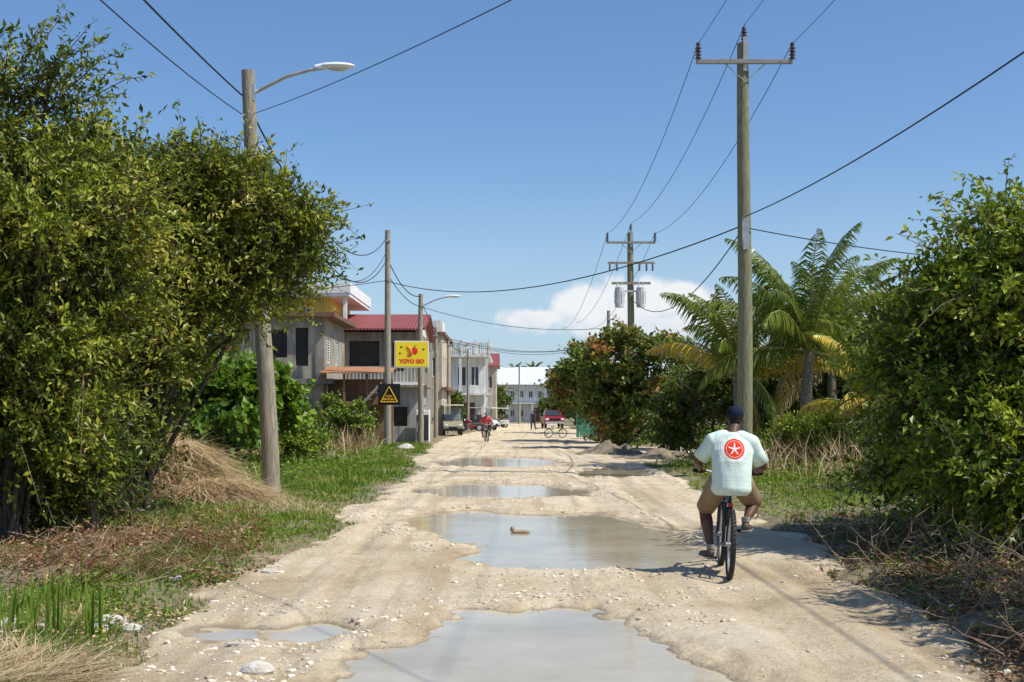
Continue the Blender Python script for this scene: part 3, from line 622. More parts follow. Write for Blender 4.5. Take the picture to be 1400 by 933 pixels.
# ---------------------------------------------------------------- palms
M_palm=leafmat('palm_leaflets',[(0,(.035,.07,.013)),(.4,(.10,.165,.024)),(.65,(.24,.28,.04)),(.85,(.72,.50,.05)),(1,(.42,.32,.16))],.36,.3)
M_ptrunk=mat('palm_trunk',(.3,.26,.2),(.15,.13,.1),.95,6,.9,stretch=(1,1,6))
M_stem=mat('frond_stem',(.42,.38,.12),(.34,.28,.1),.6,4)
def palm(name,base,h,nf,L,label,lean=(0,0),yel=.12,group='coconut palms by the road',lw=.05,nl=50,droop=1.,agemin=.35):
    e=thing(name,base,0,label,'palm tree',group)
    mb=MB(); pts=[Vector((lean[0]*(q**1.5),lean[1]*(q**1.5),h*q)) for q in np.linspace(0,1,10)]
    mb.tube(pts,[.2*(1-.4*q)*(1+.06*(i%2)) for i,q in enumerate(np.linspace(0,1,10))],12); mb.obj('trunk',M_ptrunk,e,smooth=True)
    top=pts[-1]; VV=[];var=[]; rb=MB(); a0_=rng.uniform(0,6)
    for i in range(nf):
        az=a0_+i*2.399+rng.normal(0,.2); age=i/nf; e0=math.radians(87-70*age**1.1+rng.normal(0,7)); l=L*rng.uniform(.82,1.08)
        if age>.88: e0-=.6
        ns=18; p=top.copy(); ang=e0; pl=[p.copy()]; tl=[]
        for q in range(ns):
            ang-=(.012+.13*(q/ns)**1.3*(1.0+.5*age))*droop; d=Vector((math.cos(az)*math.cos(ang),math.sin(az)*math.cos(ang),math.sin(ang)))
            tl.append(d); p=p+d*(l/ns); pl.append(p.copy())
        pp=pl[::3]; rb.tube(pp,[.04*(1-.85*q) for q in np.linspace(0,1,len(pp))],5)
        tint=rng.random()<yel*(1+2*age) if age>agemin else False
        bv=.80+.05*rng.random() if tint else .25+.25*rng.random()+.15*age
        if age>.94: bv=1.
        sd=Vector((-math.sin(az),math.cos(az),0)); tw_=rng.normal(0,.6)
        for q in range(nl):
            t=.12+.88*(q+rng.random()*.5)/nl; f=t*ns; ii=min(ns-1,int(f)); P0=pl[ii].lerp(pl[ii+1],f-ii); T=tl[ii]
            ll=l*.21*math.sin(math.pi*min(1,.18+t*.80))**.7
            nrm=T.cross(sd).normalized()
            for s in (-1,1):
                sdd=(sd*math.cos(tw_*.6)+nrm*math.sin(tw_*.6)).normalized()*s
                dr=(sdd*.65+T*(.5+.5*t)+Vector((0,0,-.45-.4*age))+Vector(rng.normal(0,.12,3))).normalized()
                d2=(dr+Vector((0,0,-.9-.5*rng.random()))).normalized(); wv=T*lw*.5
                m0=P0+dr*ll*.5; t0=m0+d2*ll*.5
                VV+=[P0-wv*.5,P0+wv*.5,m0+wv,m0-wv, m0-wv,m0+wv,t0+wv*.12,t0-wv*.12]; c=bv+rng.normal(0,.06)
                var+=[c,min(1,c+.04)]
    V=np.array([tuple(v) for v in VV])+np.array(base)
    np_obj('crown',V,np.arange(len(V)).reshape(-1,4),np.clip(var,0,1),M_palm,e,base)
    rb.obj('frond_stems',M_stem,e,smooth=True)
    return e
palm('coconut_palm',gb(8.2,36),3.2,26,3.9,'tall coconut palm with upright green fronds',lean=(.2,.1),yel=.05,lw=.05,droop=.85,nl=56)
palm('coconut_palm',gb(6.7,37.5),2.7,22,3.5,'coconut palm with yellowing outer fronds behind the pole',lean=(-.1,0),yel=.14,lw=.05,droop=.92,nl=54)
palm('coconut_palm',gb(9.0,32.5),1.5,13,2.9,'short coconut palm with bright yellow lower fronds',lean=(.1,0),yel=.42,lw=.05,agemin=.3)
palm('coconut_palm',gb(10.0,40),3.0,22,3.8,'coconut palm behind the bushes',yel=.04,lw=.055,droop=.85,nl=54)
palm('coconut_palm',gb(.6,216),7.5,14,2.8,'small palm standing behind the far white house',yel=.05,lw=.14,nl=22)
palm('coconut_palm',gb(3.6,220),8.2,14,2.8,'small palm standing behind the far white house',yel=.05,lw=.14,nl=22)
palm('coconut_palm',gb(-6.0,140),7.0,14,2.4,'small palm between the street buildings',yel=.05,lw=.1,nl=22)
# ---------------------------------------------------------------- poles, lamps, wires
def wire(p0,p1,sag,r,n=24,label='black overhead cable between utility poles'):
    p0=Vector(p0);p1=Vector(p1); pts=[p0.lerp(p1,t)+Vector((0,0,-4*sag*t*(1-t))) for t in np.linspace(0,1,n)]
    mb=MB(); mb.tube(pts,r,5); return mb.obj('power_line',M_wire,smooth=True,label=label,cat='power line',group='overhead cables')
def insul(mb,p,h=.32,r=.07):
    for k in range(5):
        z=p[2]+h*(k+.2)/5; mb.cyl((p[0],p[1],z),(p[0],p[1],z+h*.12),r*(1 if k<4 else .7),r*.55,10)
    mb.cyl(p,(p[0],p[1],p[2]+h),r*.35,seg=6)
def lamp_pole(x,y,topz,lean,arm,label,r=.17,mt=M_pole,armz=-.5,sz=1.):
    e=thing('street_lamp',gb(x,y),0,label,'street lamp','wooden lamp poles along the road')
    mb=MB(); mb.tube([(lean*q+.02*math.sin(q*7),0,topz*q-.2*(q==0)) for q in np.linspace(0,1,9)],[r*(1-.28*q) for q in np.linspace(0,1,9)],14); mb.obj('pole',mt,e,smooth=True)
    tx=lean*(1+armz/topz); z0=topz+armz
    A=MB(); A.tube([(tx+.1,-.02,z0),(tx+.5*arm,-.05,z0+.30*sz),(tx+.8*arm,-.05,z0+.42*sz),(tx+arm,-.05,z0+.46*sz)],.035,8); A.box((tx+.08,-.02,z0),(.1,.16,.3)); A.obj('arm',M_metal,e,smooth=True)
    Lh=MB(); zz=z0+.50*sz
    Lh.ell((tx+arm+.22,-.03,zz),(.34,.14,.065)); Lh.cyl((tx+arm-.18,-.05,zz-.03),(tx+arm+.05,-.04,zz),.05,.07,10)
    Lh.obj('lamp_head',M_lamp,e,smooth=True)
    G=MB(); G.ell((tx+arm+.25,-.03,zz-.045),(.2,.1,.05)); G.obj('lens',mat('lamp_lens',(.6,.62,.6),(.5,.5,.5),.2,4),e,smooth=True)
    return e
x,y=gxy(372,685); tp=at(338,97,y); ly=y
lamp_pole(x,y,tp.z-float(gh(x,y)),tp.x-x,1.42,'weathered leaning wooden pole carrying a street lamp',r=.17,armz=-.42)
def plain_pole(px,Y,pytop,label,r=.15,mt=M_pole,group='wooden utility poles',name='utility_pole'):
    t=at(px,pytop,Y); g=float(gh(t.x,Y)); e=thing(name,(t.x,Y,g),0,label,'utility pole',group)
    mb=MB(); mb.tube([(0,0,(t.z-g)*q-.2*(q==0)) for q in np.linspace(0,1,6)],[r*(1-.3*q) for q in np.linspace(0,1,6)],12); mb.obj('pole',mt,e,smooth=True)
    b=MB(); b.box((0,-.12,(t.z-g)-.5),(.3,.08,.06)); b.cyl((.0,-.1,t.z-g-.5),(.0,-.16,t.z-g-.2),.04,seg=8); b.obj('bracket',M_metal,e)
    return e,t
p2,t2=plain_pole(530,58.5,315,'tall bare wooden pole with a black sign fixed low',r=.17)
x3=at(575,608,63.5).x; t3=at(575,403,63.5)
lamp_pole(x3,63.5,t3.z,0,1.45,'wooden lamp pole beside the yellow sign',r=.15,armz=-.6)
for (px,Y,py,lb) in ((613,92,462,'distant wooden utility pole'),(655,125,472,'distant wooden utility pole'),(710,165,498,'distant utility pole near the white house'),(596,78,448,'slim utility pole beside the cream house'),(640,108,480,'distant utility pole near the balcony house'),(832,72,425,'slim pale pole behind the transformer pole')):
    plain_pole(px,Y,py,lb,r=.13)
M_xarm=mat('crossarm_wood',(.36,.35,.32),(.22,.21,.19),.8,5,.3,stretch=(.5,6,6))
def hv_pole(x,y,top,label):
    g=float(gh(x,y)); e=thing('utility_pole',(x,y,g),0,label,'utility pole','wooden power poles with crossarms'); T=top-g
    mb=MB(); mb.tube([(.03*math.sin(q*5),0,T*q-.2*(q==0)) for q in np.linspace(0,1,9)],[.205*(1-.3*q) for q in np.linspace(0,1,9)],16); mb.obj('pole',M_pole_green,e,smooth=True)
    z=T-.5
    A=MB(); A.box((-.02,-.18,z),(2.4,.09,.11)); A.obj('crossarm',M_xarm,e,bevel=.008)
    Br=MB(); Br.tube([(-.55,-.15,z),(0,-.18,z-.5),(.55,-.15,z)],.015,6) 
    Br.box((0,-.16,T-.3),(.1,.06,.85)); Br.obj('braces',M_metal,e)
    for xx,zz in ((-1.17,z+.06),(1.17,z+.06),(0,T)):
        I=MB(); insul(I,(xx,-.18 if xx else 0,zz),.42,.085); I.obj('insulator',M_ins,e,smooth=True)
    return e,T
hp1,T1=hv_pole(5.8,32,10.85,'tall green-grey wooden power pole with crossarm and insulators')
b=MB(); b.box((.0,-.2,5.7),(.12,.1,.25)); b.box((-.0,-.2,6.0),(.16,.06,.7)); b.obj('bracket',M_metal,hp1)
hp2,T2=hv_pole(5.85,63,10.45,'wooden power pole carrying crossarms and transformers')
A=MB(); A.box((0,-.2,T2-1.5),(2.3,.09,.1)); A.obj('crossarm',M_pole,hp2)
A=MB(); A.box((0,-.2,T2-2.5),(1.9,.1,.12)); A.obj('crossarm',M_pole,hp2)
for xx in (-1.05,-.7,.4,.75,1.05):
    I=MB(); insul(I,(xx,-.2,T2-1.9),.38,.07); I.obj('insulator',M_ins,hp2,smooth=True)
M_tr=mat('transformer_paint',(.6,.62,.62),(.48,.5,.5),.5,3)
for xx in (-.6,.45):
    t=MB(); zb=T2-3.7
    t.cyl((xx,-.4,zb),(xx,-.4,zb+.95),.22,.22,20); t.cyl((xx,-.4,zb+.95),(xx,-.4,zb+1.03),.23,.15,20)
    for k in (-.1,.1): t.cyl((xx+k,-.4,zb+1.0),(xx+k,-.4,zb+1.25),.04,.03,8)
    for k in range(6): 
        a=k*math.pi/3; t.box((xx+.23*math.cos(a),-.4+.23*math.sin(a),zb+.5),(.03,.04,.6),rot=(0,0,a))
    t.box((xx*.5,-.3,zb+.8),(abs(xx),.06,.08)); t.obj('transformer',M_tr,hp2,smooth=True)
zc=10.85-.5+.45
for dx,dz in ((-1.17,0),(0,.5),(1.17,0)):
    wire((5.8+dx,31.9,zc+dz),(5.85+dx,62.8,zc-.4+dz),.9,.010)
    wire((5.8+dx,31.9,zc+dz),(5.8+dx,1,zc+dz),.55,.007)
    wire((5.85+dx,62.8,zc-.4+dz),(5.5+dx,110,zc-2+dz),1.2,.012)
wire((5.8,31.8,6.5),(7.6,0,7.6),.7,.014)
wire((5.8,31.8,6.3),(t2.x,58.4,7.6),1.0,.018)
wire((5.8,31.8,6.3),(5.85,62.8,7.2),1.3,.016)
wire((5.9,31.8,6.2),(18,40,6.3),.25,.014)
lx,lz=tp.x,tp.z
wire((lx-.1,ly,lz-.45),(-4.9,-8,8.0),.6,.016); wire((lx-.1,ly,lz-.8),(-4.7,-8,7.6),.9,.010)
wire((lx+.1,ly,lz-.8),(5.8,1,5.3),.35,.007)
wire((lx,ly,lz-.6),(t2.x,58.4,t2.z-.3),1.7,.018); wire((lx,ly,lz-1.0),(t2.x,58.4,t2.z-1.3),1.9,.018); wire((lx,ly,lz-1.5),(t2.x,58.4,t2.z-.9),1.9,.014)
wire((t2.x,58.4,t2.z-1.3),(t3.x,63.4,t3.z-.1),.5,.022); wire((t2.x,58.4,t2.z-2.0),(t3.x,63.4,t3.z-.6),.3,.018); wire((t2.x,58.4,t2.z-2.3),(-14,52,6.7),.3,.016)
xa=at(613,0,92).x; xb=at(655,0,125).x
wire((t3.x,63.4,t3.z-.2),(xa,92,6.8),.6,.02); wire((t3.x,63.4,t3.z-.6),(5.85,63,5.9),.6,.014)
wire((xa,92,6.7),(7,100,6.9),.7,.018); wire((xa,92,6.5),(xb,125,7.8),.5,.022); wire((xb,125,7.9),(8,120,7.9),.8,.022); wire((xa,92,6.9),(8,130,8.4),.8,.022); wire((xb,125,7.5),(at(710,0,165).x,165,7.6),.8,.02)
# ---------------------------------------------------------------- signs
sg=thing('shop_sign',at(563,503,61.0),math.radians(4),'square yellow shop sign with red picture on a bracket','sign')
w_,h_=1.64,1.28
mb=MB(); mb.box((0,0,h_/2),(w_,.08,h_)); mb.obj('frame',M_white,sg)
mb=MB(); mb.box((0,-.045,h_/2),(w_-.1,.02,h_-.1)); mb.obj('panel',mat('sign_yellow',(.87,.70,.02),(.85,.66,.02),.5,2),sg)
mb=MB(); mb.tube([(.35,.06,.4),(.5,1.6,.4),(.5,1.6,.9),(.35,.06,.9)],.03); mb.obj('bracket',M_metal,sg)
R_=mat('sign_red',(.75,.04,.03),(.65,.03,.03),.5,2); Gn=mat('sign_green',(.08,.35,.05),(.06,.28,.04),.5,2); Or=mat('sign_orange',(.85,.25,.03),(.8,.2,.03),.5,3)
mb=MB(); mb.ell((.14,-.06,.80),(.15,.012,.18),0,20,10); mb.tube([(.12,-.06,.96),(.15,-.06,1.04),(.24,-.06,1.08)],[.03,.025,.005],6,1)
mb.tube([(-.26,-.06,1.02),(-.12,-.06,.92),(-.03,-.06,.74),(.0,-.06,.58)],[.015,.05,.06,.03],8,2); mb.tube([(-.02,-.06,.62),(-.12,-.06,.56),(-.22,-.06,.62)],[.03,.035,.01],6,0)
mb.obj('fruit_picture',[R_,Gn,Or],sg)
mb=MB(); mb.ell((-.5,-.06,.98),(.06,.012,.04),1); mb.ell((.56,-.06,.88),(.06,.012,.04),1); mb.ell((-.56,-.06,.68),(.05,.012,.04),1); mb.obj('painted_motifs',[Or,M_ins,R_],sg)
text_part('YOYO GO',.25,R_,sg,(0,-.06,.30),(math.pi/2,0,0),bold=.014)
bs_=thing('warning_sign',at(532,554,58.0),0,'black square sign with yellow triangle on the wooden pole','sign')
mb=MB(); mb.box((0,-.02,.48),(1.0,.04,.96)); mb.obj('panel',M_black,bs_)
Ye=mat('sign_amber',(.85,.5,.02),(.8,.45,.02),.5,2)
mb=MB(); T3=[Vector((-.38,-.05,.14)),Vector((.38,-.05,.14)),Vector((0,-.05,.84))]
for i in range(3): mb.tube([T3[i],T3[(i+1)%3]],.022,6)
mb.obj('triangle',Ye,bs_)
text_part('CASA',.12,Ye,bs_,(0,-.045,.40),(math.pi/2,0,0),bold=.003); text_part('PINTURA',.14,Ye,bs_,(0,-.045,.26),(math.pi/2,0,0),bold=.005)
# ---------------------------------------------------------------- buildings
def wall(mb,axis,c,a0,a1,z0,z1,ops,th=.2,mi=0):
    A=sorted({a0,a1,*[o[0] for o in ops],*[o[1] for o in ops]}); Z=sorted({z0,z1,*[o[2] for o in ops],*[o[3] for o in ops]})
    for i in range(len(A)-1):
        for j in range(len(Z)-1):
            ca,cz=(A[i]+A[i+1])/2,(Z[j]+Z[j+1])/2
            if any(o[0]<ca<o[1] and o[2]<cz<o[3] for o in ops): continue
            if axis=='Y': mb.bx(A[i],A[i+1],c,c+th,Z[j],Z[j+1],mi)
            else: mb.bx(c-th,c,A[i],A[i+1],Z[j],Z[j+1],mi)
def building(name,x0,x1,y0,y1,h,mw,label,fops=(),sops=(),glass=M_glass,frame=M_white,floors=()):
    e=thing(name,(x0,y0,0),0,label,'house'); W=x1-x0; D=y1-y0
    mb=MB(); wall(mb,'Y',0,0,W,-.3,h,[o[:4] for o in fops]); sx=W
    wall(mb,'X',sx,.2,D-.2,-.3,h,[o[:4] for o in sops]); wall(mb,'X',.2,.2,D-.2,-.3,h,[]); mb.bx(0,W,D-.2,D,-.3,h)
    mb.obj('wall',mw,e)
    fl=MB(); fl.bx(.2,W-.2,.2,D-.2,h-.25,h-.05); 
    for z in floors: fl.bx(.2,W-.2,.2,D-.2,z-.1,z+.1)
    fl.obj('floor_slab',M_conc_d,e)
    for ax,ops in (('Y',fops),('X',sops)):
        for o in ops:
            kind=o[4] if len(o)>4 else 'window'
            f=MB(); g=MB(); t=.06
            def fb(a,b,c,d,d0,d1):
                if ax=='Y': f.bx(a,b,d0,d1,c,d)
                else: f.bx(sx-d1,sx-d0,a,b,c,d)
            for (a,b,c,d) in ((o[0],o[1],o[2],o[2]+t),(o[0],o[1],o[3]-t,o[3]),(o[0],o[0]+t,o[2]+t,o[3]-t),(o[1]-t,o[1],o[2]+t,o[3]-t)): fb(a+.003,b-.003,c+.003,d-.003,.05,.12)
            fb((o[0]+o[1])/2-.03,(o[0]+o[1])/2+.03,o[2]+t,o[3]-t,.055,.115)
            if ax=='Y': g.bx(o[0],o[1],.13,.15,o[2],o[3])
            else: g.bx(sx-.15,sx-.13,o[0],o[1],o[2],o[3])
            if kind=='louver':
                for q in np.arange(o[2]+.1,o[3]-.08,.12):
                    if ax=='Y': f.box(((o[0]+o[1])/2,.07,q),(o[1]-o[0]-.1,.09,.015),rot=(.6,0,0))
                    else: f.box((sx-.07,(o[0]+o[1])/2,q),(.09,o[1]-o[0]-.1,.015),rot=(0,.6,0))
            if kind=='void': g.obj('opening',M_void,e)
            else:
                p=g.obj('window' if kind!='door' else 'door',glass if kind!='door' else M_trimbrown,e); f.obj('frame',frame,p)
    return e
b1=building('concrete_house',-13.2,-8.9,60.3,68,6.1,M_conc,'unfinished raw concrete two storey house with slab roof',
  [(1.6,2.6,4.2,5.5,'void'),(3.0,3.6,3.8,5.6,'void'),(1.2,2.6,1.0,2.3,'void')],[(1.2,2.6,4.0,5.2,'louver'),(4.2,5.6,4.0,5.2,'louver'),(1.5,3.0,1,2.2,'void')],floors=(3.1,))
mb=MB(); mb.bx(-.5,4.9,-.5,8.3,6.1,6.3); mb.obj('roof',M_trimbrown,b1)
mb=MB(); mb.bx(-.1,4.5,-.35,-.004,2.95,3.2); mb.bx(4.304,4.75,-.3,7.9,2.95,3.2); mb.bx(3.95,4.38,-.08,-.004,3.2,6.1); mb.obj('ledge',M_conc_d,b1)
b3=building('yellow_house',-14.5,-10.0,70.5,79,7.9,M_yellow,'yellow three storey house with white overhanging roof slab',[(1.0,2.0,6.5,7.3),(2.8,3.5,6.6,7.4)],[(1,2.4,5.9,7.1),(4,5.6,5.9,7.1)],floors=(2.8,5.4))
mb=MB(); mb.bx(-.4,5.7,-1.2,9,7.904,8.08); mb.bx(5.1,5.75,-1.25,9,8.084,8.65); mb.bx(-.4,5.09,-1.25,-1.0,8.084,8.55); mb.bx(5.3,5.5,-.8,-.6,6.2,7.9); mb.obj('roof',M_white,b3)
b2=building('red_roof_house',-9.6,-5.2,71.5,83,6.1,M_conc_d,'grey house with red corrugated roof and open balcony',[(.5,2.2,4.2,5.6,'void'),(2.9,3.6,3.9,5.5,'void'),(.8,2.6,.8,2.4,'void')],[(1.5,3,4,5.4,'void'),(5,7,4,5.4,'void'),(2,4,.2,2.4,'void')],floors=(3.2,))
mb=MB(); mb.add([(-.4,-.9,6.15),(4.8,-.9,6.15),(4.8,4.2,7.3),(-.4,4.2,7.3),(-.4,9.5,6.0),(4.8,9.5,6.0),(-.4,-.9,6.25),(4.8,-.9,6.25),(4.8,4.2,7.4),(-.4,4.2,7.4),(-.4,9.5,6.15),(4.8,9.5,6.15)],[(6,7,8,9),(9,8,11,10),(0,3,2,1),(3,4,5,2),(0,1,7,6),(4,10,11,5),(0,6,9,3),(3,9,10,4),(1,2,8,7),(2,5,11,8)]); mb.obj('roof',M_redroof,b2)
mb=MB(); mb.prism([(.0,6.1),(4.2,7.15),(9.2,6.1)],4.15,4.38); mb.obj('gable',M_whitewall,b2)
mb=MB(); mb.bx(-.2,4.7,-1.2,-.004,3.05,3.2); mb.bx(-.2,4.7,-1.2,-1.1,3.2,3.28); mb.bx(-.2,4.7,-1.2,-1.1,4.05,4.12)
for k in range(24): mb.bx(-.15+k*.2,-.12+k*.2,-1.17,-1.13,3.28,4.05)
mb.obj('balcony',M_white,b2)
e=thing('porch_shelter',(-8.8,59.0,0),0,'wooden porch with an orange corrugated awning','shelter')
mb=MB(); mb.box((1.6,1.1,3.6),(3.3,2.6,.05),rot=(.13,0,0)); mb.obj('roof',M_orange,e)
mb=MB()
for k in (0.05,1.05,2.1,3.05): mb.bx(k-.05,k+.05,.05,.15,-.2,3.4)
mb.bx(0,3.1,.0,.04,2.0,2.12); mb.bx(0,3.1,2.2,2.3,0,3.2); mb.bx(0,3.1,.04,2.2,1.9,1.98)
mb.obj('frame',M_woodbrown,e)
mb=MB()
for k in range(10): mb.box((.3+k*.27,-.25,.2+k*.29),(.31,.5,.06))
mb.tube([(.2,-.5,.1),(2.9,-.5,3.0)],.07,6); mb.obj('stairs',M_conc,e)
M_teal=wallmat('teal_plaster',(.42,.46,.44),(.32,.34,.32))
b7=building('small_shop',-6.3,-4.7,66,70.5,2.9,M_teal,'small grey-green shop hut beside the lamp pole',[(.2,.9,.9,1.9,'void')],[(.6,1.6,.0,2.1,'door'),(2.2,3.6,.9,2.0)])
mb=MB(); mb.bx(-.2,1.95,-.5,4.8,2.9,3.02); mb.obj('roof',M_conc_d,b7)
e=thing('fridge',(-4.9,65.2,.03),0,'white upright fridge outside the small shop','fridge')
mb=MB(); mb.bx(.0,.7,0,.55,.05,1.7); mb.obj('body',M_white,e,bevel=.03); mb=MB(); mb.bx(.05,.65,-.03,-.003,.15,1.45); mb.obj('door',M_glass,e); mb=MB(); mb.bx(.06,.1,-.07,-.034,.6,1.1); mb.obj('handle',M_metal,e)
b4=building('cream_house',-7.2,-4.7,86,98,6.8,M_cream,'cream plastered house with brown trim and roof parapet',[(.5,1.2,4.0,5.3),(1.5,2.2,4.0,5.3),(.5,1.2,1,2.2)],[(1,2.4,4,5.4),(4,5.4,4,5.4),(7,8.4,4,5.4),(10,11,4,5.4),(1,2.4,1,2.4),(4,5.5,.1,2.3,'door'),(7,8.4,1,2.4)],floors=(3.2,))
mb=MB(); mb.bx(-.2,2.7,-.3,12.2,6.8,7.0); mb.bx(2.504,2.9,-.2,12,3.1,3.3); mb.obj('roof',M_trimbrown,b4)
mb=MB(); 
for k in range(5): mb.bx(.1+k*.5,.4+k*.5,-.1,.1,7.004,7.8-(k%2)*.25)
mb.bx(.4,2.4,2,6,7.004,7.9); mb.obj('parapet',M_whitewall,b4)
b5=building('balcony_house',-6.6,-2.4,112,126,6.4,M_whitewall,'white two storey house with balustraded roof terrace',[(.5,1.3,3.9,5.6),(1.8,2.6,3.9,5.6),(3,3.7,3.9,5.6),(.5,1.5,.4,2.4),(2.2,3.4,.1,2.5,'door')],[(1,3,3.8,5.6),(5,7,3.8,5.6),(9,11,3.8,5.6)],floors=(3.2,))
mb=MB(); mb.bx(-.3,4.7,-1,14.2,6.404,6.6); mb.bx(-.3,4.7,-1,-.85,7.5,7.65); mb.bx(4.5,4.7,-.85,14.2,7.5,7.65); mb.bx(-.3,4.7,-1,-.004,3.1,3.28)
for k in range(5): mb.bx(-.3+k*1.2,-.1+k*1.2,-1.02,-.82,6.604,7.9)
for k in (0.,2.1,4.4): mb.bx(k-.1,k+.12,-.95,-.75,0,3.1); mb.bx(k-.1,k+.12,-.95,-.75,3.28,6.4)
mb.obj('terrace',M_whitewall,b5)
mb=MB()
for k in range(32): mb.cyl((-.2+k*.155,-.93,6.6),(-.2+k*.155,-.93,7.5),.05,.035,6)
mb.obj('balusters',M_whitewall,b5)
b8=building('red_roof_house',-4.2,-1.6,130,140,6.3,M_cream,'cream house with a red pitched roof',[(.4,1.1,4,5.3),(1.5,2.2,4,5.3)],[(1,2,4,5.3)])
mb=MB(); mb.prism([(-.6,6.304),(5,7.8),(10.6,6.304)],-.3,2.9); mb.obj('roof',M_redroof,b8)
b6=building('white_house',-2.2,6.4,188,200,5.6,M_whitewall,'long white two storey house with pale metal roof',[(.6+i*1.35,1.2+i*1.35,3.7,4.7) for i in range(6)]+[(.6+i*1.35,1.2+i*1.35,.9,1.9) for i in range(3)]+[(5.4,7.2,.1,2.3,'door')],[(2,4,3.6,4.8)],floors=(2.9,))
mb=MB(); mb.prism([(-1.2,5.604),(6,8.4),(13,5.604)],-.8,9.4); mb.obj('roof',M_blueroof,b6)
mb=MB(); mb.bx(-.4,9.,-1.1,-.004,2.8,2.95)
for k in range(6): mb.bx(-.3+k*1.8,-.15+k*1.8,-1.05,-.9,0,2.8)
mb.obj('porch',M_white,b6)
for (x0,x1,y0,h,mw,mr,lb) in ((8,15,200,6,M_cream,M_redroof,'cream house with a red roof among trees'),(-12,-6,150,7,M_whitewall,M_blueroof,'white house with pale roof behind the street'),(-22,-15.5,90,5,M_cream,M_redroof,'low cream house behind the trees')):
    bb=building('street_house',x0,x1,y0,y0+9,h,mw,lb,[(1,2,h-2.3,h-1),(3,4,h-2.3,h-1),(1,2,.9,2.2)],[(2,4,h-2.3,h-1)])
    mb=MB(); mb.prism([(-.6,h+.004),(4.5,h+1.6),(9.6,h+.004)],-.4,x1-x0+.4); mb.obj('roof',mr,bb)
e=thing('green_fence',(4.1,80,.0),0,'green painted panel fence beside the road','fence'); Gf=mat('fence_green',(.05,.24,.14),(.04,.18,.1),.6,2)
mb=MB()
for k in range(9): mb.bx(k*.14,.11+k*.14,0,.03,.05,1.5)
mb.obj('boards',Gf,e); mb=MB(); mb.bx(-.04,1.3,.033,.07,.4,.48); mb.bx(-.04,1.3,.033,.07,1.2,1.28); mb.bx(-.08,0-.004,-.04,.1,-.1,1.7); mb.bx(1.304,1.4,-.04,.1,-.1,1.7); mb.obj('rails',Gf,e)
e=thing('roadside_stand',(4.7,76,.0),0,'small white and green roadside stand','stand')
mb=MB(); mb.bx(0,1.3,0,.6,0,.9); mb.obj('counter',Gf,e,bevel=.02); mb=MB(); mb.bx(-.1,1.4,-.2,.8,1.6,1.68); mb.obj('roof',M_white,e)
mb=MB(); 
for a,b in ((.03,.03),(1.24,.03),(.03,.55),(1.24,.55)): mb.bx(a,a+.05,b,b+.05,.9,1.6)
mb.obj('frame',M_white,e)
e=MB(); e.bx(0,.2,0,9,-.2,.9); 
for k in range(4): e.bx(-.05,.25,k*2.9,k*2.9+.3,-.2,1.1)
e.obj('low_wall',M_conc,loc=(-5.0,72,0),label='low concrete block wall along the road',cat='wall')
x,y=gxy(125,745); mb=MB(); mb.tube([(0,0,-.1),(.02,0,.25),(-.03,.02,.5),(-.01,0,.58)],[.09,.075,.07,.05],9); mb.tube([(0,0,.3),(.12,.02,.45)],[.03,.015],6); mb.obj('tree_stump',mat('stump_bark',(.3,.22,.15),(.14,.1,.07),.95,8,.7,stretch=(3,3,.8)),loc=gb(x,y),smooth=True,label='short broken tree stump on the verge',cat='tree stump')
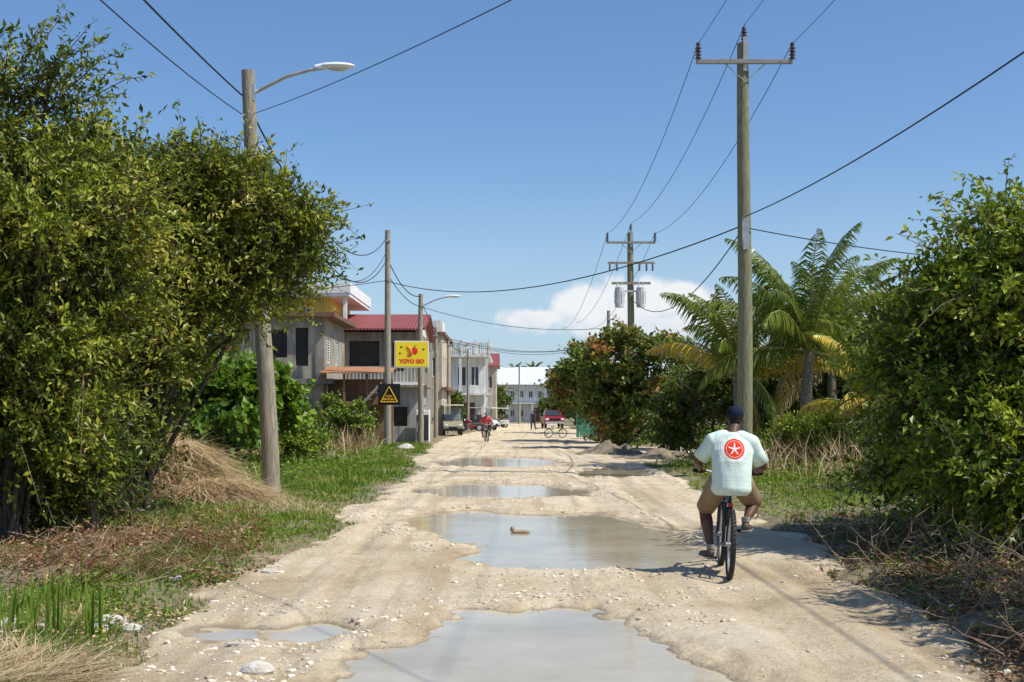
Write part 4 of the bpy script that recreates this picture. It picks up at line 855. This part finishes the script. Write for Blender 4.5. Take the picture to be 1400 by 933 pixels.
# ---------------------------------------------------------------- bicycle
def bicycle(name,loc,rz,label,fc,crank=0.,lean=0,group=None):
    e=thing(name,loc,rz,label,'bicycle',group); e.rotation_euler=(0,lean,rz)
    R=.335; Mf=mat('bike_frame',fc,tuple(c*.8 for c in fc),.35,5); Mr=M_metal
    for y0 in (-.46,.62):
        W=bpy.data.objects.new('wheel',None); link(W,e); W.location=(0,y0,R)
        t=MB(); t.ring((0,0,0),R-.027,.027,'X',48,10); 
        for k in range(48):
            a=2*math.pi*k/48
            for s in (-1,1): t.box((s*.014,math.cos(a)*(R-.003),math.sin(a)*(R-.003)),(.014,.012,.012),rot=(a,0,0))
        t.obj('tyre',M_dark,W,smooth=True)
        r=MB(); r.ring((0,0,0),R-.058,.012,'X',40,6); r.cyl((-.05,0,0),(.05,0,0),.022,seg=10)
        for k in range(28):
            a=2*math.pi*k/28; r.cyl((.025*(-1)**k,0,0),(0,math.cos(a)*(R-.06),math.sin(a)*(R-.06)),.0013,seg=3)
        r.obj('rim',Mr,W)
    BB=(0,0,.29); ST=(0,-.15,.72); HT=(0,.43,.84); HB=(0,.48,.70)
    f=MB(); f.cyl(BB,ST,.018); f.cyl(BB,HB,.021); f.cyl((0,-.14,.68),(0,.44,.80),.018); f.cyl(HT,HB,.024)
    for s in (-1,1): f.cyl((s*.03,0,.29),(s*.06,-.46,R),.01); f.cyl((s*.02,-.14,.67),(s*.06,-.46,R),.008); f.tube([(s*.055,.5,.66),(s*.055,.55,.5),(s*.055,.62,R)],.013)
    f.box((0,.495,.67),(.13,.05,.03)); f.obj('frame',Mf,e,smooth=True)
    f=MB(); f.cyl((0,-.15,.7),(0,-.17,.80),.013); f.ell((0,-.24,.82),(.085,.07,.035)); f.ell((0,-.13,.825),(.04,.13,.026)); f.obj('saddle',M_black,e,smooth=True)
    f=MB(); f.cyl(HT,(0,.41,.96),.014); f.tube([(-.33,.30,1.0),(-.2,.36,1.0),(-.08,.41,.97),(.08,.41,.97),(.2,.36,1.0),(.33,.30,1.0)],.012); f.obj('handlebar',Mr,e,smooth=True)
    f=MB(); 
    for s in (-1,1): f.cyl((s*.22,.355,1.0),(s*.35,.29,1.0),.018); f.cyl((s*.2,.40,.99),(s*.3,.37,.985),.006)
    f.obj('grips',M_black,e,smooth=True)
    f=MB(); f.box((0,-.22,.70),(.05,.02,.035)); f.obj('reflector',mat('reflector_red',(.6,.03,.02),(.5,.02,.02),.3,5),e)
    cy,cz=math.sin(crank)*.165,-math.cos(crank)*.165
    f=MB(); f.ring((.05,0,.29),.085,.006,'X',24,6); f.cyl((-.07,0,.29),(.07,0,.29),.02)
    f.cyl((-.075,0,.29),(-.085,cy,.29+cz),.012); f.cyl((.075,0,.29),(.085,-cy,.29-cz),.012)
    f.tube([(.05,0,.375),(.05,-.46,R+.04)],.004,4); f.tube([(.05,0,.205),(.05,-.46,R-.04)],.004,4); f.obj('crank',Mr,e)
    for s,(a,b) in ((-1,(cy,cz)),(1,(-cy,-cz))):
        f=MB(); f.box((s*.14,a,.29+b),(.1,.09,.025)); f.obj('pedal',M_black,e)
    return e,[(-.14,cy,.29+cz),(.14,-cy,.29-cz)]
# ---------------------------------------------------------------- rider
def hand(s,g):
    gx_,gy_,gz_=g; ch=[]
    ch.append([(gx_-.0,gy_-.055,gz_+.01,.026,.03,.02),(gx_,gy_-.01,gz_+.028,.040,.03,.014)])
    for k in range(4):
        xo=gx_+s*(-.033+k*.022); l=[1,1.08,1.03,.85][k]
        ch.append([(xo,gy_+.0,gz_+.032,.0095),(xo,gy_+.03*l,gz_+.024,.009),(xo,gy_+.038*l,gz_-.008,.0085),(xo,gy_+.016,gz_-.028,.008),(xo,gy_-.004,gz_-.026,.0075)])
    ch.append([(gx_-s*.035,gy_-.035,gz_+.008,.012),(gx_-s*.05,gy_-.005,gz_-.012,.0105),(gx_-s*.035,gy_+.015,gz_-.03,.009)])
    return ch
def head(c):
    x,y,z=c
    return [[(x,y,z+.025,.078,.094,.088)],[(x,y+.03,z-.05,.058,.06,.06)],[(x,y+.092,z-.005,.012,.016,.02),(x,y+.085,z+.02,.01,.012,.02)],
            [(x-.081,y-.005,z,.012,.02,.032)],[(x+.081,y-.005,z,.012,.02,.032)],[(x-.02,y+.08,z-.045,.012,.012,.007),(x+.02,y+.08,z-.045,.012,.012,.007)],[(x,y+.075,z-.09,.025,.02,.018)]]
def face(parent,c):
    x,y,z=c; m=MB()
    for s in(-1,1): m.ell((x+s*.03,y+.087,z+.02),(.013,.006,.008))
    m.obj('eyes',M_black,parent,smooth=True)
M_skin=mat('brown_skin',(.13,.065,.04),(.095,.046,.028),.5,14,.05)
M_skin2=mat('tan_skin',(.26,.15,.1),(.2,.11,.075),.5,14,.05)
M_shoe=mat('shoe_leather',(.12,.10,.09),(.06,.05,.045),.6,10); M_sole=mat('shoe_sole',(.3,.28,.25),(.2,.19,.17),.8,6); M_sock=mat('sock_grey',(.35,.35,.34),(.25,.25,.24),.9,9)
def shirt_mat():
    m,nt,bs=newmat('mint_shirt'); v=coord(nt); sp=nt.nodes.new('ShaderNodeSeparateXYZ'); nt.links.new(v,sp.inputs[0])
    n=noi(nt,9,5,.6,v); base=ramp(nt,n,[(.35,(.66,.80,.73)),(.65,(.61,.75,.68))])
    dx=math_(nt,'SUBTRACT',sp.outputs[0],.012); dz=math_(nt,'SUBTRACT',sp.outputs[2],1.25)
    r=math_(nt,'SQRT',math_(nt,'ADD',math_(nt,'MULTIPLY',dx,dx),math_(nt,'MULTIPLY',dz,dz)))
    th=math_(nt,'ARCTAN2',dx,dz)
    back=math_(nt,'LESS_THAN',sp.outputs[1],-.06)
    disc=math_(nt,'MULTIPLY',math_(nt,'LESS_THAN',r,.100),back)
    q=math_(nt,'ABSOLUTE',math_(nt,'SUBTRACT',math_(nt,'FRACT',math_(nt,'ADD',math_(nt,'MULTIPLY',th,5/6.28318),.5)),.5))
    arm=math_(nt,'MULTIPLY',r,math_(nt,'SINE',math_(nt,'MULTIPLY',q,6.28318/5)))
    star=math_(nt,'MULTIPLY',math_(nt,'LESS_THAN',arm,math_(nt,'MULTIPLY_ADD',r,-.065,.0085)),math_(nt,'LESS_THAN',r,.060))
    rim=math_(nt,'MULTIPLY',math_(nt,'GREATER_THAN',r,.077),math_(nt,'LESS_THAN',r,.082))
    ce=math_(nt,'LESS_THAN',r,.005)
    wht=math_(nt,'MAXIMUM',math_(nt,'MULTIPLY',star,math_(nt,'SUBTRACT',1.,ce)),math_(nt,'MULTIPLY',rim,.7))
    lt=math_(nt,'GREATER_THAN',math_(nt,'FRACT',math_(nt,'MULTIPLY',th,56/6.28318)),.35)
    cb=nt.nodes.new('ShaderNodeCombineXYZ'); nt.links.new(math_(nt,'MULTIPLY',th,12.),cb.inputs[0]); nt.links.new(math_(nt,'MULTIPLY',r,160.),cb.inputs[1])
    ltn=math_(nt,'GREATER_THAN',noi(nt,3,1,.5,cb.outputs[0]),.45)
    rg=math_(nt,'MULTIPLY',math_(nt,'GREATER_THAN',r,.132),math_(nt,'LESS_THAN',r,.148))
    txt=math_(nt,'MULTIPLY',math_(nt,'MULTIPLY',math_(nt,'MULTIPLY',lt,rg),ltn),back)
    fine_=math_(nt,'MULTIPLY',math_(nt,'MULTIPLY',math_(nt,'GREATER_THAN',r,.162),math_(nt,'LESS_THAN',r,.167)),back)
    c=mixc(nt,disc,base,(.72,.05,.02)); c=mixc(nt,math_(nt,'MULTIPLY',wht,disc),c,(.8,.8,.76)); c=mixc(nt,math_(nt,'MULTIPLY',txt,.55),c,(.45,.14,.12)); c=mixc(nt,math_(nt,'MULTIPLY',fine_,.5),c,(.45,.22,.2))
    nt.links.new(c,bs.inputs['Base Color']); bs.inputs['Roughness'].default_value=.9; bs.inputs['Specular IOR Level'].default_value=.15
    wv=noi(nt,3.2,2,.45,coord(nt,'Object',(2.2,1,.8))); bump(nt,bs,wv,.55,.06); return m
def rider(loc,rz,label,ms,msh,skin,capm,hat=True,vox=.007,scale=1,crank=.35,bikec=(.03,.03,.035),blabel='',lean=0,splay=.34):
    bike,ped=bicycle('bicycle',loc,rz,blabel,bikec,crank,lean=lean); bike.scale=(scale,)*3
    e=thing('person',loc,rz,label,'person',scale=scale); e.rotation_euler=(0,lean,rz)
    hd=(.03,.085,1.54)
    GL=(-.285,.325,1.005); GR=(.285,.325,1.005)
    ch=[[(0,-.18,.94,.145,.11,.10),(0,-.15,1.08,.145,.10,.1),(0,-.10,1.22,.145,.085,.10),(0,-.05,1.32,.12,.06,.06)],
        [(0,-.02,1.36,.060),(hd[0]*.7,.045,1.46,.062)]]+head(hd)
    EL=(-.315,.0,1.11); ER=(.32,.0,1.09)
    for s,E,G in ((-1,EL,GL),(1,ER,GR)):
        ch.append([(s*.12,-.045,1.33,.05),(s*.20,-.05,1.325,.056),((s*.20+E[0])/2,(-.05+E[1])/2,(1.33+E[2])/2,.054),(*E,.047)])
        ch.append([(*E,.047),((E[0]*.65+G[0]*.35),E[1]*.65+G[1]*.35,E[2]*.65+G[2]*.35,.045),(G[0],G[1]-.075,G[2]+.015,.027)])
        ch+=hand(s,G)
    kn=[]
    for s,(px_,py_,pz_) in zip((-1,1),ped):
        an=(px_+s*.02,py_-.09,pz_+.10); hip=Vector((s*.11,-.14,.90)); A=Vector(an)
        l1,l2=.44,.43; d=(A-hip); D_=min(d.length,l1+l2-.01); a=(l1*l1-l2*l2+D_*D_)/(2*D_); hh=math.sqrt(max(0,l1*l1-a*a))
        dn=d.normalized(); f=Vector((s*splay,1,.15)); f=(f-dn*f.dot(dn)).normalized(); K=hip+dn*a+f*hh; kn.append((hip,K,A))
        ch.append([(*hip,.11),(*hip.lerp(K,.5),.09),(*K,.063)]); c2=K.lerp(A,.33)+Vector((0,-.02,0)); ch.append([(*K,.061),(*c2,.064),(*K.lerp(A,.75),.042),(*A,.038)])
        ch.append([(*A,.036),(A.x,A.y+.0,A.z-.05,.036),(A.x+s*.04,A.y+.14,A.z-.065,.03)])
    blob('body',ch,vox,skin,e,5); face(e,hd)
    sh=[[(0,-.19,.87,.205,.165,.12),(0,-.185,.98,.198,.155,.12),(0,-.165,1.11,.200,.15,.1),(0,-.125,1.21,.210,.145,.10),(0,-.085,1.29,.195,.13,.08),(0,-.055,1.355,.13,.105,.06)]]
    ex=[]
    for s,E in ((-1,EL),(1,ER)):
        S0=Vector((s*.188,-.055,1.31)); E_=Vector(E); sh.append([(s*.09,-.055,1.35,.085),(*S0,.089),(*S0.lerp(E_,.35),.080)])
        ex.append(([S0.lerp(E_,.15),S0.lerp(E_,.45),S0.lerp(E_,.88),S0.lerp(E_,.89),S0.lerp(E_,.6)],[.077,.080,.082,.076,.06]))
    blob('shirt',sh,vox*1.1,ms,e,8,cuts=[((0,0,.795),(.03,0,-1))],extra=ex)
    so_=[[(0,-.18,.90,.172,.145,.09)]];ex=[]
    for hip,K,A in kn:
        so_.append([(*hip,.125),(*hip.lerp(K,.45),.108)]); ex.append(([hip.lerp(K,.2),hip.lerp(K,.6),hip.lerp(K,.92),hip.lerp(K,.93),hip.lerp(K,.7)],[.112,.105,.097,.09,.083]))
    blob('shorts',so_,vox*1.1,msh,e,4,extra=ex)
    if hat:
        blob('cap',[[(hd[0],hd[1]-.003,hd[2]+.052,.088,.106,.088)],[(hd[0],hd[1]+.10,hd[2]+.045,.07,.07,.010)],[(hd[0],hd[1]-.003,hd[2]+.142,.012,.012,.01)]],vox*.9,capm,e,3,cuts=[((hd[0],hd[1],hd[2]+.015),(0,.08,-1))])
    blob('hair',[[(hd[0],hd[1]-.012,hd[2]+.03,.082,.094,.09 if not hat else .06)],[(hd[0],hd[1]-.045,hd[2]-.015,.06,.05,.03)]],vox*.9,M_hair,e,3)
    for i,(hip,K,A) in enumerate(kn):
        s=(-1,1)[i]
        sho=blob('shoe',[[(A.x,A.y-.015,A.z-.045,.044,.047,.045),(A.x+s*.028,A.y+.09,A.z-.06,.047,.05,.034),(A.x+s*.058,A.y+.19,A.z-.068,.044,.045,.026)]],vox,M_shoe,e,3,cuts=[((0,0,A.z-.088),(0,0,-1))])
        q=MB(); q.add([(A.x-.045,A.y-.06,A.z-.095),(A.x+.045,A.y-.06,A.z-.095),(A.x+s*.06+.045,A.y+.235,A.z-.095),(A.x+s*.06-.045,A.y+.235,A.z-.095),(A.x-.045,A.y-.06,A.z-.08),(A.x+.045,A.y-.06,A.z-.08),(A.x+s*.06+.045,A.y+.235,A.z-.08),(A.x+s*.06-.045,A.y+.235,A.z-.08)],[(0,1,2,3),(4,5,6,7),(0,1,5,4),(1,2,6,5),(2,3,7,6),(3,0,4,7)]); q.obj('sole',M_sole,sho)
        q=MB(); q.tube([A+Vector((0,-.0,.0)),A+Vector((0,-.0,.045))],[.042,.044],14); q.obj('sock',M_sock,e,smooth=True)
    return e
bx,by=gxy(997,797)
yaw=math.radians(-5); fwd=Vector((-math.sin(yaw),math.cos(yaw),0)); ctr=Vector((bx,by,0))+fwd*.46
rz_=float(rh(np.array([bx]),np.array([by]))[0])
rider((ctr.x,ctr.y,rz_),yaw,'man in mint t-shirt, khaki shorts and navy cap riding a bicycle',shirt_mat(),mat('khaki_cloth',(.30,.22,.13),(.24,.17,.10),.9,12,.4),M_skin,mat('navy_cap',(.012,.018,.04),(.016,.022,.045),.9,20,.2,spec=.1),crank=.45,blabel='dark mountain bicycle being ridden along the sandy road',lean=.045)
x,y=gxy(665,605)
rider((x,y,.04),math.pi+.15,'cyclist in a red and pink top riding down the road',mat('pink_shirt',(.65,.09,.09),(.55,.1,.12),.9,9),mat('dark_shorts',(.04,.04,.06),(.05,.05,.07),.9,9),M_skin2,mat('cap_red',(.3,.02,.02),(.2,.02,.02),.9,9),hat=False,vox=.014,scale=.95,crank=1.9,blabel='black bicycle ridden down the sandy road')
def walker(px,py,Y,label,shirt,trs,rz=0,vox=.014,sc_=1.):
    x=at(px,py,Y).x; e=thing('person',(x,Y,.04),rz,label,'person',scale=sc_); hd=(0,.02,1.6)
    ch=[[(0,0,.95,.14,.10,.1),(0,0,1.15,.13,.09,.1),(0,0,1.35,.16,.09,.08)],[(0,0,1.42,.055),(0,.01,1.52,.052)]]+head(hd)
    for s in (-1,1):
        ch.append([(s*.18,0,1.38,.055),(s*.23,-.03*s,1.12,.045),(s*.24,.08+s*.03,.88,.03)]); ch.append([(s*.24,.09+s*.03,.86,.03,.035,.03),(s*.24,.11+s*.03,.80,.02,.032,.03)])
        for k in range(4): ch.append([(s*.24,.085+s*.03+k*.018,.79,.009),(s*.235,.09+s*.03+k*.018,.72,.008)])
        ch.append([(s*.22,.14+s*.03,.83,.01),(s*.215,.16+s*.03,.77,.009)])
        ch.append([(s*.09,0,.92,.095),(s*.10,s*.12+.04,.5,.06),(s*.10,s*.2-.05,.09,.038)]); ch.append([(s*.10,s*.2-.06,.05,.035),(s*.10,s*.2+.11,.035,.03)])
    blob('body',ch,vox*.8,M_skin,e,3); face(e,hd)
    blob('shirt',[[(0,0,.92,.165,.125,.08),(0,0,1.15,.15,.115,.1),(0,0,1.36,.18,.11,.08)],[(-.18,0,1.38,.07),(-.21,.01,1.22,.065)],[(.18,0,1.38,.07),(.21,-.01,1.22,.065)]],vox,shirt,e,3)
    blob('trousers',[[(0,0,.92,.15,.115,.08)]]+[[(s*.09,0,.88,.105),(s*.10,s*.12+.04,.5,.078),(s*.10,s*.2-.05,.16,.06)] for s in (-1,1)],vox,trs,e,3)
    blob('hair',[[(0,.005,1.635,.082,.095,.085)]],vox,M_hair,e,2)
walker(729,590,112,'pedestrian in dark clothes walking along the road',mat('navy_top',(.05,.06,.1),(.04,.05,.08),.9,9),mat('dark_trousers',(.04,.04,.05),(.03,.03,.04),.9,9),rz=2.6)
walker(551,590,74,'person in a white shirt standing by the small shop',M_white,mat('blue_trousers',(.05,.08,.16),(.04,.06,.12),.9,9),rz=2.0)
x,y=gxy(758,600); pb,_=bicycle('bicycle',(x,y,.05),math.radians(-72),'green bicycle parked on its stand at the roadside',(.2,.35,.04),.8,lean=.14); pb.scale=(.85,)*3
# ---------------------------------------------------------------- golf carts
M_roofc=mat('cart_roof',(.75,.73,.66),(.65,.63,.56),.5,2); M_vinyl=mat('seat_vinyl',(.2,.17,.13),(.16,.13,.1),.6,3)
M_wind,_,gb_=newmat('windshield'); gb_.inputs['Transmission Weight'].default_value=.85; gb_.inputs['Roughness'].default_value=.05; gb_.inputs['Base Color'].default_value=(.6,.68,.68,1)
def cart(loc,rz,label,c1):
    e=thing('golf_cart',loc,rz,label,'golf cart','golf carts parked along the street'); Mb=mat('cart_paint',c1,tuple(c*.85 for c in c1),.3,2)
    mb=MB(); mb.prism([(-1.25,.35),(-1.28,.62),(-1.1,.85),(-.62,.95),(-.55,.42),(.25,.42),(.3,.75),(1.2,.75),(1.22,.35)],-.6,.6); mb.obj('body',Mb,e,bevel=.04)
    mb=MB(); mb.box((0,.05,1.93),(1.28,2.3,.07)); mb.obj('roof',M_roofc,e,bevel=.03)
    mb=MB()
    for s in (-1,1): mb.tube([(s*.55,-.68,.9),(s*.55,-.45,1.9)],.022); mb.tube([(s*.55,.35,.7),(s*.55,.45,1.9)],.022); mb.tube([(s*.55,1.1,.7),(s*.55,1.05,1.9)],.022)
    mb.obj('canopy_frame',M_black,e)
    mb=MB(); mb.box((0,-.57,1.4),(1.06,.012,.9),rot=(-.23,0,0)); mb.obj('windshield',M_wind,e)
    for y0 in (.1,.8):
        mb=MB(); mb.box((0,y0,.83),(1.1,.5,.14)); mb.box((0,y0+.27,1.12),(1.1,.1,.45)); mb.obj('seat',M_vinyl,e,bevel=.03)
    for s in (-1,1):
        for y0 in (-.85,.85):
            W=bpy.data.objects.new('wheel',None); W.location=(s*.52,y0,.25); link(W,e)
            mb=MB(); mb.ring((0,0,0),.17,.08,'X',20,8); mb.obj('tyre',M_dark,W,smooth=True); mb=MB(); mb.cyl((-.06,0,0),(.06,0,0),.12,seg=14); mb.obj('rim',M_metal,W)
        mb=MB(); mb.ell((s*.42,-1.22,.66),(.09,.05,.06)); mb.obj('headlight',M_lamp,e,smooth=True)
    mb=MB(); mb.box((0,-1.32,.38),(1.2,.1,.14)); mb.box((0,-1.30,.5),(.5,.03,.12)); mb.obj('bumper',M_black,e,bevel=.02)
    mb=MB(); mb.tube([(-.25,-.6,.85),(-.25,-.35,1.05)],.015); mb.ring((-.25,-.33,1.07),.16,.014,'Y',20,6); mb.obj('steering_wheel',M_black,e)
    return e
x,y=gxy(619,596); cart((x,y-1.5,.05),.12,'olive golf cart with cream canopy parked facing the camera',(.34,.32,.2)).scale=(1.1,1.1,1.05)
cart((-2.5,110,.05),1.2,'white golf cart parked in front of the balcony house',(.65,.65,.6))
cart((-1.6,128,.05),-1.3,'white golf cart parked further along the street',(.65,.65,.6))
e=thing('motorcycle',(-3.3,103,.05),math.radians(100),'dark motorcycle parked beside the road','motorcycle')
for y0 in (-.65,.65):
    W=bpy.data.objects.new('wheel',None); W.location=(0,y0,.31); link(W,e); mb=MB(); mb.ring((0,0,0),.25,.06,'X',24,8); mb.obj('tyre',M_dark,W,smooth=True); mb=MB(); mb.cyl((-.05,0,0),(.05,0,0),.13,seg=14); mb.obj('rim',M_metal,W)
mb=MB(); mb.ell((0,.15,.78),(.15,.28,.14)); mb.box((0,.0,.42),(.25,.4,.3)); mb.tube([(0,.3,.8),(0,.5,.7),(0,.65,.31)],.035); mb.tube([(0,-.1,.6),(0,-.65,.31)],.03); mb.obj('frame',mat('moto_red',(.3,.03,.03),(.2,.02,.02),.3,3),e,smooth=True)
mb=MB(); mb.box((0,-.35,.8),(.25,.65,.1)); mb.obj('seat',M_black,e,bevel=.03); mb=MB(); mb.tube([(-.35,.25,1.05),(0,.42,1.0),(.35,.25,1.05)],.015); mb.obj('handlebar',M_metal,e); mb=MB(); mb.ell((0,.52,.92),(.09,.07,.09)); mb.obj('headlight',M_lamp,e,smooth=True)
e=thing('pickup_truck',(at(755,0,124).x,124,.05),math.radians(4),'dark red pickup truck facing down the road','pickup truck')
mb=MB(); mb.prism([(-2.5,.45),(-2.52,.85),(-2.4,1.05),(-1.3,1.15),(2.4,1.15),(2.45,.5),(1.95,.45),(1.8,.75),(1.3,.75),(1.15,.45),(-1.15,.45),(-1.3,.78),(-1.85,.78),(-2.0,.45)],-.92,.92); mb.obj('body',M_wred,e,bevel=.05)
mb=MB(); mb.add([(-.88,-1.35,1.15),(.88,-1.35,1.15),(.88,.75,1.15),(-.88,.75,1.15),(-.7,-.7,1.75),(.7,-.7,1.75),(.7,.55,1.75),(-.7,.55,1.75)],[(0,1,5,4),(1,2,6,5),(2,3,7,6),(3,0,4,7),(4,5,6,7),(0,3,2,1)]); c_=mb.obj('cabin',M_wred,e,bevel=.03)
mb=MB(); mb.add([(-.76,-1.325,1.235),(.76,-1.325,1.235),(.64,-.81,1.72),(-.64,-.81,1.72)],[(0,1,2,3)]); mb.obj('windshield',M_glass,c_)
for s in (-1,1):
    mb=MB(); mb.add([(s*.885,-1.1,1.2),(s*.885,.6,1.2),(s*.735,.45,1.68),(s*.735,-.65,1.68)],[(0,1,2,3)]); mb.obj('side_window',M_glass,c_)
    mb=MB(); mb.box((s*.72,-2.5,.88),(.3,.06,.16)); mb.obj('headlight',M_lamp,e,bevel=.01)
    mb=MB(); mb.box((s*1.02,-1.0,1.25),(.16,.08,.14)); mb.obj('mirror',M_black,e,bevel=.01)
    for y0 in (-1.57,1.55):
        W=bpy.data.objects.new('wheel',None); W.location=(s*.8,y0,.38); link(W,e); mb=MB(); mb.ring((0,0,0),.27,.11,'X',24,8); mb.obj('tyre',M_dark,W,smooth=True); mb=MB(); mb.cyl((-.08,0,0),(.08,0,0),.19,seg=14); mb.obj('rim',M_metal,W)
mb=MB(); mb.box((0,-2.56,.55),(1.8,.12,.2)); mb.obj('bumper',M_metal,e,bevel=.02); mb=MB(); mb.box((0,-2.53,.86),(1.0,.05,.2)); mb.obj('grille',M_black,e)
print('done')
